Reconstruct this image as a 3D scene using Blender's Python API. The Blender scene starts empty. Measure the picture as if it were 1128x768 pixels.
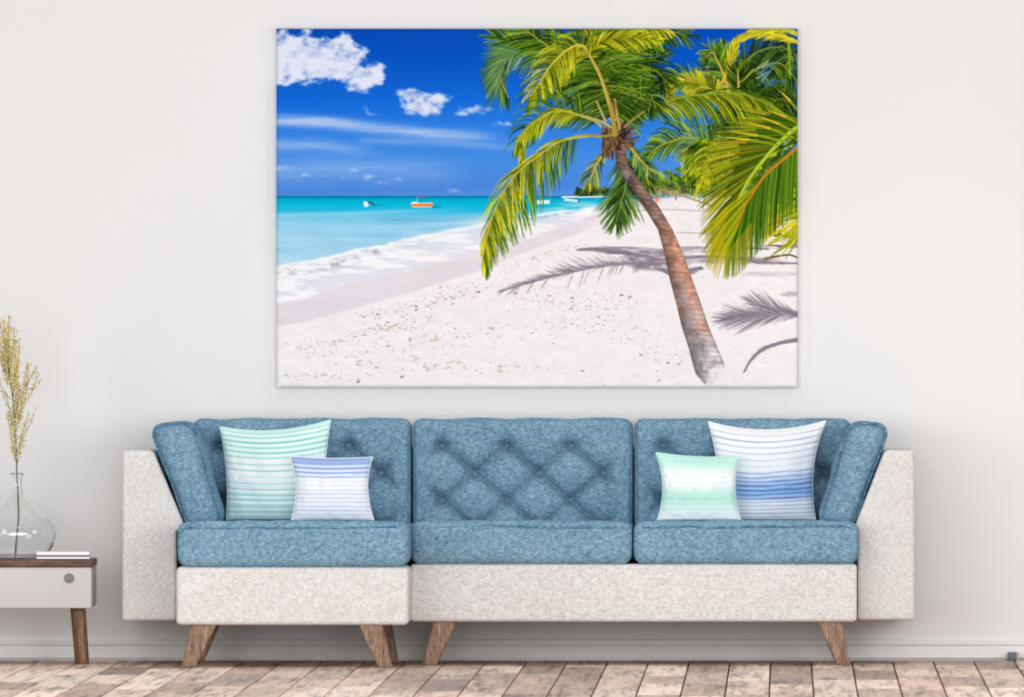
# ---------------------------------------------------------------- beach picture (printed on the canvas)
import numpy as np, math
PX0, PY0, PX1, PY1 = 304.5, 32.0, 878.5, 427.5     # picture area, photo pixels
K = 1.6                                            # print samples per photo pixel

def paint_beach():
    W = int(round((PX1-PX0)*K)); H = int(round((PY1-PY0)*K))
    rs = np.random.RandomState(7)
    gx, gy = np.meshgrid(PX0+(np.arange(W)+.5)/K, PY0+(np.arange(H)+.5)/K)
    img = np.zeros((H, W, 3), np.float32)

    def vn(x, y, seed):
        r = np.random.RandomState(seed).rand(64, 64).astype(np.float32)
        xi = np.floor(x).astype(int); yi = np.floor(y).astype(int)
        fx = x-xi; fy = y-yi
        fx = fx*fx*(3-2*fx); fy = fy*fy*(3-2*fy)
        a = r[yi % 64, xi % 64]; b = r[yi % 64, (xi+1) % 64]
        c = r[(yi+1) % 64, xi % 64]; d = r[(yi+1) % 64, (xi+1) % 64]
        return (a*(1-fx)+b*fx)*(1-fy)+(c*(1-fx)+d*fx)*fy
    def fbm(sx, sy, seed, oct=5, ox=0, oy=0):
        t = 0; amp = .5; f = 1.0; n = 0
        for o in range(oct):
            t = t+amp*vn(gx/sx*f+ox+o*7.3, gy/sy*f+oy+o*3.1, seed+o); n += amp; amp *= .55; f *= 2
        return t/n
    def sm(a, b, x):
        t = np.clip((x-a)/(b-a), 0, 1); return t*t*(3-2*t)
    def col(*c): return np.array(c, np.float32)/255
    def ramp(x, stops):
        xs = [s[0] for s in stops]
        return np.stack([np.interp(x, xs, [s[1][k]/255 for s in stops]) for k in range(3)], -1).astype(np.float32)
    def over(m, c):
        nonlocal img
        c = np.asarray(c, np.float32)
        img = img*(1-m[..., None])+c*m[..., None]
    def curve(x, pts):
        return np.interp(x, [p[0] for p in pts], [p[1] for p in pts])

    # ---- sky
    img = ramp(gy+(gx-590)*.02, [(30, (4, 72, 178)), (70, (6, 84, 196)), (110, (20, 104, 214)), (140, (44, 124, 224)),
                        (180, (70, 140, 224)), (205, (72, 132, 216)), (217, (84, 142, 220))])
    n1 = fbm(26, 18, 11); n2 = fbm(9, 8, 21); nn = .62*n1+.38*n2; nf = fbm(7, 5.5, 25, 5)
    nw = fbm(13, 9, 27, 5); nx_ = (fbm(18, 18, 33)-.5)*16; ny_ = (fbm(18, 18, 35)-.5)*10
    def cumulus(blobs, lo=.46, soft=.42, a=.95, g=1.0):
        d = np.zeros_like(gx)
        for (cx, cy, rx, ry, s) in blobs:
            q = ((gx+nx_*g-cx)/rx)**2+((gy+ny_*g-cy)/ry)**2
            d = 1-(1-d)*(1-np.clip(s*np.exp(-q*.8), 0, 1))
        m = sm(lo, lo+soft, d+((nw-.5)*.9+(nf-.5)*.6)*sm(0, .25, d)*(1.1-.5*d))
        shade = sm(-.25, .22, .8*(nw-.5)+.6*(nf-.5)+.5*(d-.75))[..., None]
        over(m*a, col(178, 190, 224)*(1-shade)+col(232, 234, 246)*shade)
    cumulus([(318, 58, 28, 22, 1.0), (346, 58, 26, 20, 1.0), (366, 66, 20, 16, 1.0), (380, 50, 13, 11, .85), (402, 84, 22, 16, 1.0), (418, 77, 13, 9, .8), (384, 72, 18, 16, .95),
             (306, 42, 8, 8, .7), (320, 88, 22, 6, .75), (352, 76, 30, 13, .9), (306, 64, 16, 24, .95), (388, 92, 12, 10, .7)])
    cumulus([(445, 100, 14, 6, .8), (456, 106, 13, 8, .95), (470, 121, 23, 10, 1.0), (486, 110, 13, 8, .8), (462, 114, 14, 9, .9)], g=.7)
    cumulus([(527, 119, 19, 6, .9), (509, 126, 13, 4, .75), (553, 137, 17, 5, .75), (402, 120, 7, 7, .72), (344, 122, 8, 4, .62), (411, 127, 16, 4, .6)], a=.7, g=.5)
    def streak(pts, th, a, seed):
        yc = curve(gx, pts); n = fbm(60, 5, seed)
        d = np.exp(-((gy-yc)/th)**2)
        x0, x1 = pts[0][0], pts[-1][0]
        e = sm(x0-15, x0+5, gx)*(1-sm(x1-60, x1+10, gx))
        over(np.clip(d*a*(.35+1.3*n)*e, 0, 1), col(196, 208, 238))
    streak([(295, 132), (360, 135), (420, 142), (480, 148), (560, 153)], 6.5, .75, 31)
    streak([(295, 160), (350, 160), (420, 168)], 7, .5, 37)
    streak([(400, 155), (500, 158), (600, 166)], 4, .35, 41)
    streak([(295, 188), (420, 186), (520, 192)], 13, .3, 43)
    cumulus([(308, 185, 13, 5, .9), (336, 193, 9, 3, .7), (392, 188, 9, 4, .8), (407, 194, 6, 3, .75), (420, 201, 12, 3, .75), (439, 198, 7, 3, .8),
             (500, 210, 10, 4, .85), (355, 194, 8, 3, .7), (536, 199, 8, 3, .6), (330, 200, 40, 5, .5), (400, 197, 30, 5, .55)], a=.42, g=.4)
    # ---- far treeline
    tl = curve(gx, [(600, 225), (630, 216), (636, 208), (650, 206), (690, 207), (704, 205), (715, 200), (730, 197), (742, 192), (752, 193), (760, 186), (775, 182), (800, 178), (890, 170)])
    tn = fbm(5, 5, 51, 4)
    m = sm(-.6, .9, gy-(tl+(tn-.5)*11))*(1-sm(216, 219, gy))*sm(629, 634, gx)
    tc = ramp(fbm(4, 4, 57, 3), [(.25, (24, 52, 36)), (.45, (58, 92, 40)), (.6, (104, 138, 52)), (.78, (168, 182, 88))])
    over(m, tc*(1-.25*sm(700, 640, gx)[..., None]))
    # ---- sea
    sea = ramp(gy, [(215.5, (12, 92, 150)), (217.2, (0, 128, 178)), (219.5, (0, 166, 200)), (225, (6, 182, 214)), (232, (40, 182, 222)), (240, (124, 200, 230)),
                    (250, (146, 204, 232)), (262, (158, 208, 234)), (275, (164, 212, 234)), (300, (178, 218, 238)), (360, (186, 220, 238))])
    wn = fbm(34, 3.2, 61); w2 = fbm(60, 6, 66)
    sea = sea+((wn-.5)*.22+(w2-.5)*.2)[..., None]*col(150, 90, 60)*sm(222, 250, gy)[..., None]
    band = np.exp(-((gy-curve(gx, [(304, 237), (390, 235), (440, 233), (520, 230)]))/2.2)**2)*.45*(1-sm(430, 520, gx))
    sea = sea*(1-band[..., None])+col(188, 224, 240)*band[..., None]
    band = np.exp(-((gy-curve(gx, [(380, 239), (440, 242), (500, 243), (560, 240)]))/2.5)**2)*.28*sm(390, 430, gx)
    sea = sea*(1-band[..., None])+col(70, 140, 200)*band[..., None]
    sea_m = sm(215.4, 216.4, gy)
    far_sand = sm(-1.5, 1.5, gy-curve(gx, [(600, 300), (632, 240), (655, 222), (690, 217.5), (900, 215.5)]))
    far_sand = far_sand*sm(632, 660, gx)
    # ---- beach zones
    wob = (fbm(40, 9, 71)-.5)
    brk = curve(gx, [(300, 294), (340, 288), (372, 281), (401, 273), (449, 262), (490, 255), (526, 248), (560, 246), (596, 240), (617, 234), (660, 228), (700, 219), (900, 217)])+wob*6
    swash = curve(gx, [(300, 336), (340, 327), (380, 313), (433, 303), (480, 291), (526, 281), (579, 265), (620, 250), (655, 236), (700, 224), (740, 217), (900, 215)])+wob*5
    wet = curve(gx, [(300, 362), (340, 354), (380, 343), (460, 320), (526, 299), (590, 273), (640, 256), (672, 247), (707, 235), (740, 224), (800, 216), (900, 215)])+(fbm(60, 12, 77)-.5)*3
    sandn = fbm(14, 6, 81, 5); fine = fbm(3, 1.6, 87, 3)
    sand = col(240, 233, 234)[None, None]+((sandn-.5)*.05+(fine-.5)*.05)[..., None]
    sand = sand+(sm(300, 427, gy)*.008)[..., None]
    foam_n = fbm(24, 4.2, 91, 5)
    foamc = col(224, 222, 232)*(1-sm(.35, .65, foam_n)[..., None])+col(246, 242, 244)*sm(.35, .65, foam_n)[..., None]
    t = sm(0, 1, (gy-brk)/np.maximum(swash-brk, 1))
    foamc = foamc*(.35+.65*t[..., None])+(1-t[..., None])*.65*(col(206, 220, 232)*(1-sm(.4, .6, foam_n)[..., None])+col(240, 242, 246)*sm(.4, .6, foam_n)[..., None])
    wetc = col(225, 217, 223)[None, None]+((fbm(70, 5, 95)-.5)*.06)[..., None]
    over(sea_m, np.clip(sea, 0, 1))
    # gentle pale surf before the breaker
    over(np.exp(-((gy-brk)/9)**2)*(gy < brk)*sm(.35, .7, fbm(40, 5, 97))*.7*sm(430, 480, gx), col(214, 232, 236))
    over(sm(-2, 2, gy-brk)*sea_m, np.clip(foamc, 0, 1))
    # breaker dark face + crest
    bn = fbm(9, 3, 99)
    face = np.exp(-((gy-(brk+8-6*sm(400, 500, gx)))/5.5)**2)*sm(.45, .72, bn)*(1-sm(405, 470, gx))
    over(face*.75, col(168, 164, 166))
    over(np.exp(-((gy-brk-1.5)/2.2)**2)*sm(.3, .55, bn)*(1-sm(430, 600, gx)*.6), col(244, 244, 246))
    f2 = np.exp(-((gy-curve(gx, [(560, 246), (590, 241), (616, 236), (640, 234)]))/3)**2)*sm(.42, .6, bn)*sm(570, 590, gx)*(1-sm(618, 640, gx))
    over(f2*.7, col(150, 172, 196))
    over(np.exp(-((gy-curve(gx, [(560, 242), (590, 238), (616, 233), (640, 231)]))/1.6)**2)*sm(570, 590, gx)*(1-sm(618, 640, gx)), col(240, 244, 248))
    over(sm(-2, 2, gy-swash)*sea_m, np.clip(wetc, 0, 1))
    over(sm(-2.2, 2.2, gy-wet)*sea_m, np.clip(sand, 0, 1))
    over(far_sand*sm(215.8, 217.5, gy)*sm(-8, 8, gy-wet+6), np.clip(sand, 0, 1))

    # ---- stroke painters (distance field, anti-aliased)
    def seg(p, q, w0, w1, c, a=1.0):
        x0 = max(int((min(p[0], q[0])-max(w0, w1)-1-PX0)*K), 0); x1 = min(int((max(p[0], q[0])+max(w0, w1)+1-PX0)*K)+2, W)
        y0 = max(int((min(p[1], q[1])-max(w0, w1)-1-PY0)*K), 0); y1 = min(int((max(p[1], q[1])+max(w0, w1)+1-PY0)*K)+2, H)
        if x1 <= x0 or y1 <= y0: return
        X = gx[y0:y1, x0:x1]-p[0]; Y = gy[y0:y1, x0:x1]-p[1]
        dx, dy = q[0]-p[0], q[1]-p[1]; L = dx*dx+dy*dy+1e-9
        t = np.clip((X*dx+Y*dy)/L, 0, 1)
        d = np.sqrt((X-t*dx)**2+(Y-t*dy)**2)
        m = (np.clip((w0+(w1-w0)*t-d)*K+.5, 0, 1)*a)[..., None].astype(np.float32)
        img[y0:y1, x0:x1] = img[y0:y1, x0:x1]*(1-m)+np.asarray(c, np.float32)*m
    def line(pts, w0, w1, c, a=1.0):
        n = len(pts)-1
        for i in range(n):
            seg(pts[i], pts[i+1], w0+(w1-w0)*i/n, w0+(w1-w0)*(i+1)/n, c, a)
    def spline(P, n):
        P = np.array(P, float); P = np.vstack([2*P[0]-P[1], P, 2*P[-1]-P[-2]])
        out = []
        for i in range(1, len(P)-2):
            for k in range(8):
                t = k/8; a, b, c, d = P[i-1], P[i], P[i+1], P[i+2]
                out.append(.5*((2*b)+(-a+c)*t+(2*a-5*b+4*c-d)*t*t+(-a+3*b-3*c+d)*t**3))
        out.append(P[-2]); out = np.array(out)
        s = np.r_[0, np.cumsum(np.hypot(*np.diff(out, axis=0).T))]
        q = np.linspace(0, s[-1], n)
        return np.stack([np.interp(q, s, out[:, 0]), np.interp(q, s, out[:, 1])], 1)
    GREEN = [(22, 44, 14), (44, 78, 16), (78, 118, 18), (120, 156, 30), (168, 188, 50)]
    YELLOW = [(52, 66, 8), (110, 128, 10), (160, 168, 16), (200, 196, 30), (224, 204, 60)]
    TEAL = [(30, 66, 50), (56, 98, 58), (88, 130, 70), (128, 160, 90), (172, 194, 150)]
    DARK = [(14, 30, 10), (30, 54, 12), (52, 84, 14), (88, 120, 24), (132, 158, 50)]
    def pick(pal, t):
        t = min(max(t, 0), .999)*(len(pal)-1); i = int(t)
        return (np.array(pal[i])*(1-t+i)+np.array(pal[i+1])*(t-i))/255
    def frond(P, n=70, L=(.35, 1, .45), ln=40, ang=(60, 60), grav=.5, sides=(1, 1), pal=GREEN, tone=.5, var=.5, w=1.0, start=.12,
              rach=(190, 170, 70), rw=1.6, a=1.0, tipcol=None, order=1):
        pts = spline(P, n)
        tg = np.gradient(pts, axis=0); tg /= np.hypot(tg[:, 0], tg[:, 1])[:, None]+1e-9
        idx = list(range(int(start*n), n))
        if order < 0: idx = idx[::-1]
        for i in idx:
            t = i/(n-1)
            l0 = np.interp(t, [start, .5, 1], L)*ln
            for sd in (0, 1):
                if rs.rand() > sides[sd]: continue
                th = math.radians(ang[sd]*(1-.62*t**3)+rs.uniform(-7, 7))*(1 if sd else -1)
                dx, dy = tg[i]; c, s = math.cos(th), math.sin(th)
                d = np.array([dx*c-dy*s, dx*s+dy*c])
                l = l0*rs.uniform(.82, 1.12)
                p0 = pts[i]; p1 = p0+d*l*.36; d2 = d+np.array([0, grav*.7]); d2 /= np.hypot(*d2)
                p2 = p1+d2*l*.34; d3 = d2+np.array([0, grav*.8]); d3 /= np.hypot(*d3)
                p3 = p2+d3*l*.32
                cc = pick(pal, tone+1.25*var*(rs.rand()-.5)+.22*math.sin(i*.55+sd*2))*rs.uniform(.82, 1.12)
                ww = w*rs.uniform(.42, .85)
                seg(p0, p1, ww*.7, ww, cc*.88, a); seg(p1, p2, ww, ww*.85, cc, a)
                c3 = cc*1.1 if tipcol is None else .5*cc+.5*np.array(tipcol)/255
                seg(p2, p3, ww*.85, .25, c3, a)
        if rach is not None:
            line(pts, rw, .4, np.array(rach)/255, a)
    def blob_tree(x, y, r, pal, tone, n=14):
        for k in range(n):
            th = rs.uniform(-math.pi, 0.5); l = r*rs.uniform(.6, 1.1)
            q = (x+math.cos(th)*l*.6, y+math.sin(th)*l*.6-.15*r); e = (x+math.cos(th)*l, y+math.sin(th)*l*.7+.3*l)
            cc = pick(pal, tone+rs.uniform(-.3, .3)); seg((x, y), q, .7, .8, cc); seg(q, e, .8, .3, cc)

    # ---- far details : palms of the treeline, boats, bathers
    for (x, y, r) in [(735, 192, 6), (748, 190, 7), (756, 187, 6), (728, 199, 6), (716, 203, 6), (765, 190, 8), (741, 199, 7), (752, 200, 8), (770, 198, 9), (762, 205, 8)]:
        seg((x, y), (x+1, 213), .5, .6, col(96, 92, 60)); blob_tree(x, y, r, GREEN, .5)
    for x in np.arange(706, 790, 3.4):
        seg((x, 206+rs.rand()*4), (x+rs.uniform(-2, 2), 217), .4, .5, col(170, 150, 110), .8)
    for k in range(160):
        x = rs.uniform(704, 800); y = rs.uniform(198, 214)
        seg((x, y), (x+rs.uniform(-3, 3), y+rs.uniform(0, 3)), .6, .3, pick(GREEN if rs.rand() < .6 else YELLOW, rs.uniform(.1, .9)))
    def boat(x0, x1, yt, yb, hull, top):
        line([(x0, yt+.6), (x1, yt)], .9, .9, col(*top)); line([(x0+.8, (yt+yb)/2+.4), (x1-.6, (yt+yb)/2)], (yb-yt)/2, (yb-yt)/2, col(*hull))
        line([(x0+1, yb+.4), (x1-1, yb+.4)], .5, .5, col(*top), .8)
    over(np.exp(-((gy-228)/1.2)**2)*sm(474, 478, gx)*(1-sm(478, 494, gx))*.6, col(8, 110, 150))
    over(np.exp(-((gy-226.2)/1.0)**2)*sm(408, 412, gx)*(1-sm(412, 426, gx))*.6, col(8, 110, 150))
    boat(453.6, 476, 224.2, 227.6, (236, 128, 34), (248, 244, 240))
    line([(455, 223.5), (460, 223.6)], 1.2, 1, col(240, 240, 240)); seg((459.5, 217), (459.5, 223), .3, .3, col(200, 200, 200)); line([(460, 217), (466, 216.2), (469, 217)], .7, .6, col(116, 92, 150))
    seg((402.5, 224.2), (404.5, 224.6), 2.2, 1.8, col(244, 248, 250)); line([(406, 223), (409, 223.6), (413, 225.4)], 1.0, .5, col(30, 70, 96)); seg((402, 227.3), (405, 227.3), .8, .8, col(225, 240, 246))
    line([(590, 221.8), (605, 221.4)], .8, .8, col(250, 250, 250)); line([(591.5, 223.4), (604, 223.2)], 1.6, 1.5, col(226, 236, 244))
    line([(619, 217.2), (636, 216.9)], .8, .8, col(250, 250, 250)); line([(622.5, 220), (636, 221.5)], 1.5, 1.3, col(212, 234, 242)); seg((636.5, 218), (637, 223), .5, .5, col(50, 70, 90))
    line([(582, 217.6), (588, 217.6)], .6, .6, col(240, 248, 250)); line([(637, 217.4), (668, 216.6)], .7, .6, col(240, 244, 246))

    # ---- debris on the sand
    lanes = [([(304, 418), (350, 412), (390, 420)], 60, 5), ([(318, 383), (350, 380), (371, 376), (400, 365), (440, 360), (470, 352)], 150, 7),
             ([(330, 388), (400, 392), (470, 372)], 60, 12), ([(400, 350), (450, 340), (500, 326), (530, 312)], 130, 8), ([(540, 316), (600, 330), (640, 338), (690, 330)], 130, 16),
             ([(460, 380), (520, 372), (600, 362), (700, 350)], 110, 18), ([(560, 292), (600, 280), (640, 268)], 40, 8), ([(395, 408), (470, 404), (560, 408), (620, 400)], 70, 10), ([(690, 360), (730, 390), (735, 418)], 60, 14)]
    for P, n, sp in lanes:
        pts = spline(P, 60)
        for k in range(int(n*1.3)):
            p = pts[rs.randint(60)]+rs.normal(0, 1, 2)*np.array([sp*1.4, sp*.45])
            if p[1] < np.interp(p[0], [300, 380, 460, 526, 600, 670], [366, 347, 324, 303, 278, 252]): continue
            s = rs.uniform(.35, 1.0)*(1 if rs.rand() < .88 else 1.9)
            th = rs.uniform(-.6, .3); c = [(150, 128, 112), (186, 168, 152), (206, 192, 180), (128, 96, 88), (160, 146, 140)][rs.randint(5)]
            seg(p, p+np.array([math.cos(th), math.sin(th)])*s*1.5, s*.55, s*.35, np.array(c)*.92/255, rs.uniform(.35, .95))
    for k in range(420):
        x = rs.uniform(304, 878); y = rs.uniform(262, 427)
        if y < np.interp(x, [300, 380, 460, 526, 600, 670, 878], [366, 347, 324, 303, 278, 252, 230]): continue
        s = rs.uniform(.3, .8); seg((x, y), (x+s*2, y), s*.6, s*.4, col(176, 160, 150), rs.uniform(.2, .6))
    for (x, y, s) in [(560, 407, 12), (480, 406, 10), (500, 402, 9), (450, 395, 8), (400, 400, 8), (432, 362, 7), (472, 372, 8)]:   # footprints
        for k in range(9):
            a0 = rs.uniform(0, 6.28); p = np.array([x+math.cos(a0)*s, y+math.sin(a0)*s*.4])
            seg(p, p+np.array([rs.uniform(2, 5), rs.uniform(-1, 1)]), rs.uniform(.5, 1.1), .4, col(206, 188, 170), .7)
    # ---- shadow of the palm printed on the sand (part of the photographed beach)
    SH = [(128, 116, 130), (146, 134, 146), (166, 154, 164)]
    def shf(P, **k):
        kw = dict(n=60, ln=20, ang=(32, 32), grav=0, pal=SH, tone=.5, var=.6, w=1.25, rach=(140, 128, 142), rw=1.2, a=.5, start=.05); kw.update(k); frond(P, **kw)
    def patch(cx, cy, rx, ry, a, rot=0.0):
        X = (gx-cx)*math.cos(rot)+(gy-cy)*math.sin(rot); Y = -(gx-cx)*math.sin(rot)+(gy-cy)*math.cos(rot)
        d = (X/rx)**2+(Y/ry)**2; n = fbm(12, 2.2, 131)
        over(np.clip((1.15-d)*1.6, 0, 1)*a*(.55+.9*sm(.35, .6, n)), col(150, 138, 150))
    patch(724, 287, 40, 12, .75); patch(690, 276, 48, 4.5, .7, .03); patch(790, 286, 70, 5, .65, .02); patch(770, 275, 45, 4, .55); patch(850, 272, 36, 2.5, .35)
    patch(846, 302, 40, 3, .25); patch(870, 324, 12, 3, .4)
    shf([(725, 292), (690, 291), (650, 296), (610, 305), (575, 314), (555, 320)], ln=24, ang=(62, 16), sides=(.35, 1), tone=.3, n=56)
    shf([(725, 290), (690, 290), (650, 295), (610, 304), (580, 312)], ln=22, ang=(20, 46), sides=(.2, 1), tone=.3, n=44, w=1.0)
    shf([(725, 285), (690, 279), (660, 275), (640, 275)], ln=14, ang=(14, 14))
    shf([(720, 295), (745, 300), (770, 296)], ln=12, ang=(20, 30))
    shf([(735, 285), (790, 283), (840, 289), (880, 290)], ln=12, ang=(10, 14))
    shf([(882, 346), (860, 346), (830, 349), (800, 351)], ln=40, ang=(26, 22), tone=.2, n=44, a=.6, w=1.2, start=.0)
    shf([(885, 352), (870, 346), (845, 338), (826, 333)], ln=30, ang=(14, 30), sides=(.5, 1), tone=.2, n=32, a=.55, w=1.1)
    shf([(880, 374), (858, 378), (838, 386), (826, 398), (820, 408)], ln=7, ang=(16, 16), w=1.5, rw=2.6, a=.7)
    for P, w in [([(818, 273), (836, 274), (846, 275)], .9), ([(842, 285), (858, 282), (870, 281), (880, 285)], 1.4), ([(845, 270), (880, 272)], .8), ([(850, 258), (880, 262)], 2.4), ([(856, 272), (870, 269), (880, 271)], .7)]:
        line(spline(P, 14), w, w*.6, col(92, 74, 70), .85)
    for P in [([(700, 232), (740, 231), (776, 233)]), ([(745, 256), (770, 257), (800, 257)]), ([(770, 222), (790, 228), (800, 230)])]:
        line(spline(P, 12), .5, .4, col(150, 132, 132), .7)
    # bathers and leaning far trunk
    line([(727, 208), (745, 214), (764, 220), (786, 228)], 1.0, .9, col(172, 140, 110))
    seg((722.5, 218.5), (723.5, 221.5), 1.7, 1.6, col(232, 134, 104)); seg((723.3, 216.4), (723.3, 216.4), .9, .9, col(120, 70, 60)); seg((726, 219), (727, 221), 1, 1, col(240, 170, 140))
    seg((744.2, 217.2), (744.3, 220), .7, .6, col(70, 60, 70))
    blob_tree(721, 194, 11, YELLOW, .7, 22); seg((721, 196), (721, 216), .9, .9, col(176, 140, 92))

    # ---- palms of the right edge, behind
    for k in range(30):
        P = [(878+rs.uniform(-20, 6), rs.uniform(60, 150)), (845+rs.uniform(-15, 15), rs.uniform(60, 160)), (800+rs.uniform(-30, 30), rs.uniform(90, 175))]
        frond(P, n=30, ln=28, ang=(50, 55), grav=.5, pal=DARK, tone=.35, var=.6, w=1.0, rach=(90, 110, 30), rw=.8)
    frond([(803, 100), (790, 70), (782, 55), (776, 62)], n=40, ln=22, pal=TEAL, tone=.4, var=.6, ang=(62, 62), grav=.3)
    frond([(803, 100), (784, 84), (772, 80), (766, 92)], n=40, ln=20, pal=TEAL, tone=.5, var=.6, grav=.4)
    frond([(803, 95), (798, 70), (796, 50)], n=40, ln=20, pal=GREEN, tone=.6, var=.5, ang=(40, 40), grav=-.1)
    frond([(803, 100), (793, 74), (784, 58), (778, 64)], n=44, ln=22, pal=GREEN, tone=.45, var=.6, ang=(56, 40), grav=.3)
    frond([(796, 90), (803, 70), (811, 46)], n=34, ln=18, pal=YELLOW, tone=.6, var=.5, ang=(26, 26), grav=-.2, rach=(214, 168, 50), rw=2.0)
    frond([(803, 90), (830, 60), (860, 52), (880, 62)], n=60, ln=34, pal=DARK, tone=.4, var=.6, ang=(45, 62), grav=.5, rach=(120, 130, 50))
    frond([(803, 96), (830, 78), (858, 70), (880, 92)], n=60, ln=32, pal=DARK, tone=.5, var=.6, ang=(45, 62), grav=.6, rach=(130, 140, 60))
    for k in range(16):
        p = np.array([835+rs.uniform(-6, 12), rs.uniform(70, 92)]); seg(p, p+np.array([rs.uniform(6, 13), -rs.uniform(6, 11)]), .5, .25, [col(70, 130, 190), col(190, 206, 170), col(90, 150, 205)][rs.randint(3)], .9)
    for k in range(12):
        p = np.array([845+rs.uniform(-12, 20), rs.uniform(88, 97)]); seg(p, p+np.array([rs.uniform(4, 9), -rs.uniform(1, 4)]), .6, .3, col(66, 130, 206), .8)
    frond([(813, 104), (813, 90), (812, 76)], n=26, ln=24, pal=DARK, tone=.45, var=.6, ang=(58, 58), grav=-.4, start=0)
    frond([(890, 52), (860, 40), (835, 36), (812, 44)], n=60, ln=20, pal=YELLOW, tone=.75, var=.5, ang=(20, 18), grav=.25, rach=(226, 206, 60), rw=1.6, w=1.3, tipcol=(236, 190, 50))
    frond([(890, 44), (865, 33), (840, 33), (818, 42)], n=60, ln=16, pal=YELLOW, tone=.8, var=.5, ang=(14, 20), grav=.3, rach=(200, 196, 60), w=1.2)
    frond([(868, 48), (869, 60), (870, 84)], n=12, ln=6, pal=GREEN, tone=.8, rw=1.4, rach=(130, 170, 30))
    frond([(790, 108), (765, 92), (745, 86), (725, 92)], n=50, ln=22, pal=GREEN, tone=.45, var=.6, grav=.6)
    frond([(790, 110), (770, 96), (755, 88)], n=40, ln=22, pal=YELLOW, tone=.6, var=.6, grav=.5, ang=(40, 60))
    frond([(800, 112), (785, 100), (772, 96), (760, 104)], n=40, ln=22, pal=YELLOW, tone=.55, var=.7, grav=.6)
    frond([(738, 110), (737, 98), (736, 88)], n=18, ln=16, pal=YELLOW, tone=.6, var=.7, ang=(60, 60), grav=-.2, start=0, rach=(190, 120, 40))
    frond([(800, 170), (787, 157), (760, 152), (739, 156), (722, 164), (711, 176)], n=80, ln=32, pal=GREEN, tone=.55, var=.6, ang=(28, 64), grav=.6, rach=(150, 160, 50))
    frond([(800, 176), (787, 166), (764, 160), (750, 168)], n=50, ln=26, pal=TEAL, tone=.5, var=.6, ang=(20, 70), grav=.6)
    for k in range(26):
        x = rs.uniform(765, 800); frond([(x+10, 150), (x, 165), (x-8, rs.uniform(175, 200))], n=18, ln=20, pal=YELLOW if k % 2 else GREEN, tone=.5, var=.7, grav=.5, rach=None)
    # long frond reaching right from the leaning palm
    frond([(689, 140), (710, 122), (738, 110), (771, 104), (815, 103), (846, 115), (868, 128)], n=150, ln=48, L=(.55, 1, .7), pal=GREEN, tone=.42, var=.6, ang=(14, 58), sides=(.2, 1), grav=.55, w=1.05, start=.16, rach=(126, 148, 48), rw=.9)
    frond([(705, 126), (738, 111), (771, 105), (815, 104), (846, 116), (868, 130)], n=110, ln=40, L=(.6, 1, .8), pal=YELLOW, tone=.5, var=.6, ang=(10, 44), sides=(.1, .8), grav=.5, w=.75, start=.1, rach=(132, 156, 50), rw=.7)

    # ---- leaning palm: hidden fronds behind the trunk
    frond([(684, 168), (690, 195), (684, 224), (679, 244)], n=64, ln=40, L=(.7, 1, .45), pal=TEAL, tone=.4, var=.7, ang=(56, 50), grav=.25, w=.95, rach=(120, 150, 70), rw=1.1, start=.05)
    frond([(684, 168), (690, 195), (684, 224), (679, 244)], n=50, ln=34, L=(.6, 1, .45), pal=DARK, tone=.5, var=.7, ang=(46, 40), grav=.3, w=.9, rach=(120, 150, 70), rw=1.0, start=.05)
    frond([(690, 160), (706, 180), (715, 205)], n=44, ln=24, pal=DARK, tone=.55, var=.7, ang=(45, 45), grav=.4, w=.9)
    frond([(690, 156), (705, 176), (722, 192)], n=30, ln=18, pal=TEAL, tone=.4, var=.7, ang=(45, 45), grav=.4, w=.8)
    frond([(668, 165), (655, 185), (648, 205)], n=30, ln=22, pal=YELLOW, tone=.35, var=.7, ang=(45, 45), grav=.4, w=.7)
    # upper far-left frond (blue-green)
    frond([(672, 132), (640, 78), (612, 62), (592, 57), (572, 57), (557, 66), (551, 80), (548, 100)], n=110, ln=40, L=(.5, .95, .6), pal=TEAL, tone=.4, var=.7, ang=(52, 62), grav=.35, w=.95, start=.3, rach=(150, 160, 110), rw=1.2)
    frond([(600, 62), (584, 56), (570, 58), (557, 68), (551, 85), (560, 108)], n=80, ln=34, L=(.9, 1, .4), pal=GREEN, tone=.35, var=.6, ang=(66, 34), sides=(.0, 1), grav=.5, w=.9, rach=(160, 160, 110), rw=1.1, start=.0)
    frond([(610, 60), (585, 50), (560, 46), (545, 40)], n=60, ln=30, L=(.8, 1, .6), pal=GREEN, tone=.45, var=.7, ang=(30, 40), grav=.1, w=.9, rach=None)
    frond([(640, 70), (610, 55), (585, 38), (570, 26)], n=60, ln=40, pal=GREEN, tone=.45, var=.7, ang=(55, 55), grav=.1, w=1, rach=(150, 150, 60))
    for k in range(120):
        t = k/119; th = math.radians(206-126*t+rs.uniform(-5, 5)); p = np.array([np.interp(t, [0, .5, 1], [574, 556, 549]), np.interp(t, [0, .5, 1], [56, 68, 92])])
        d = np.array([math.cos(th), math.sin(th)]); l = rs.uniform(24, 42)*(1-.35*t)
        c = pick(TEAL, rs.uniform(.15, .85)); seg(p, p+d*l*.5, .4, .5, c, .8); seg(p+d*l*.5, p+d*l+np.array([0, 2]), .5, .15, c*1.1, .7)
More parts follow.
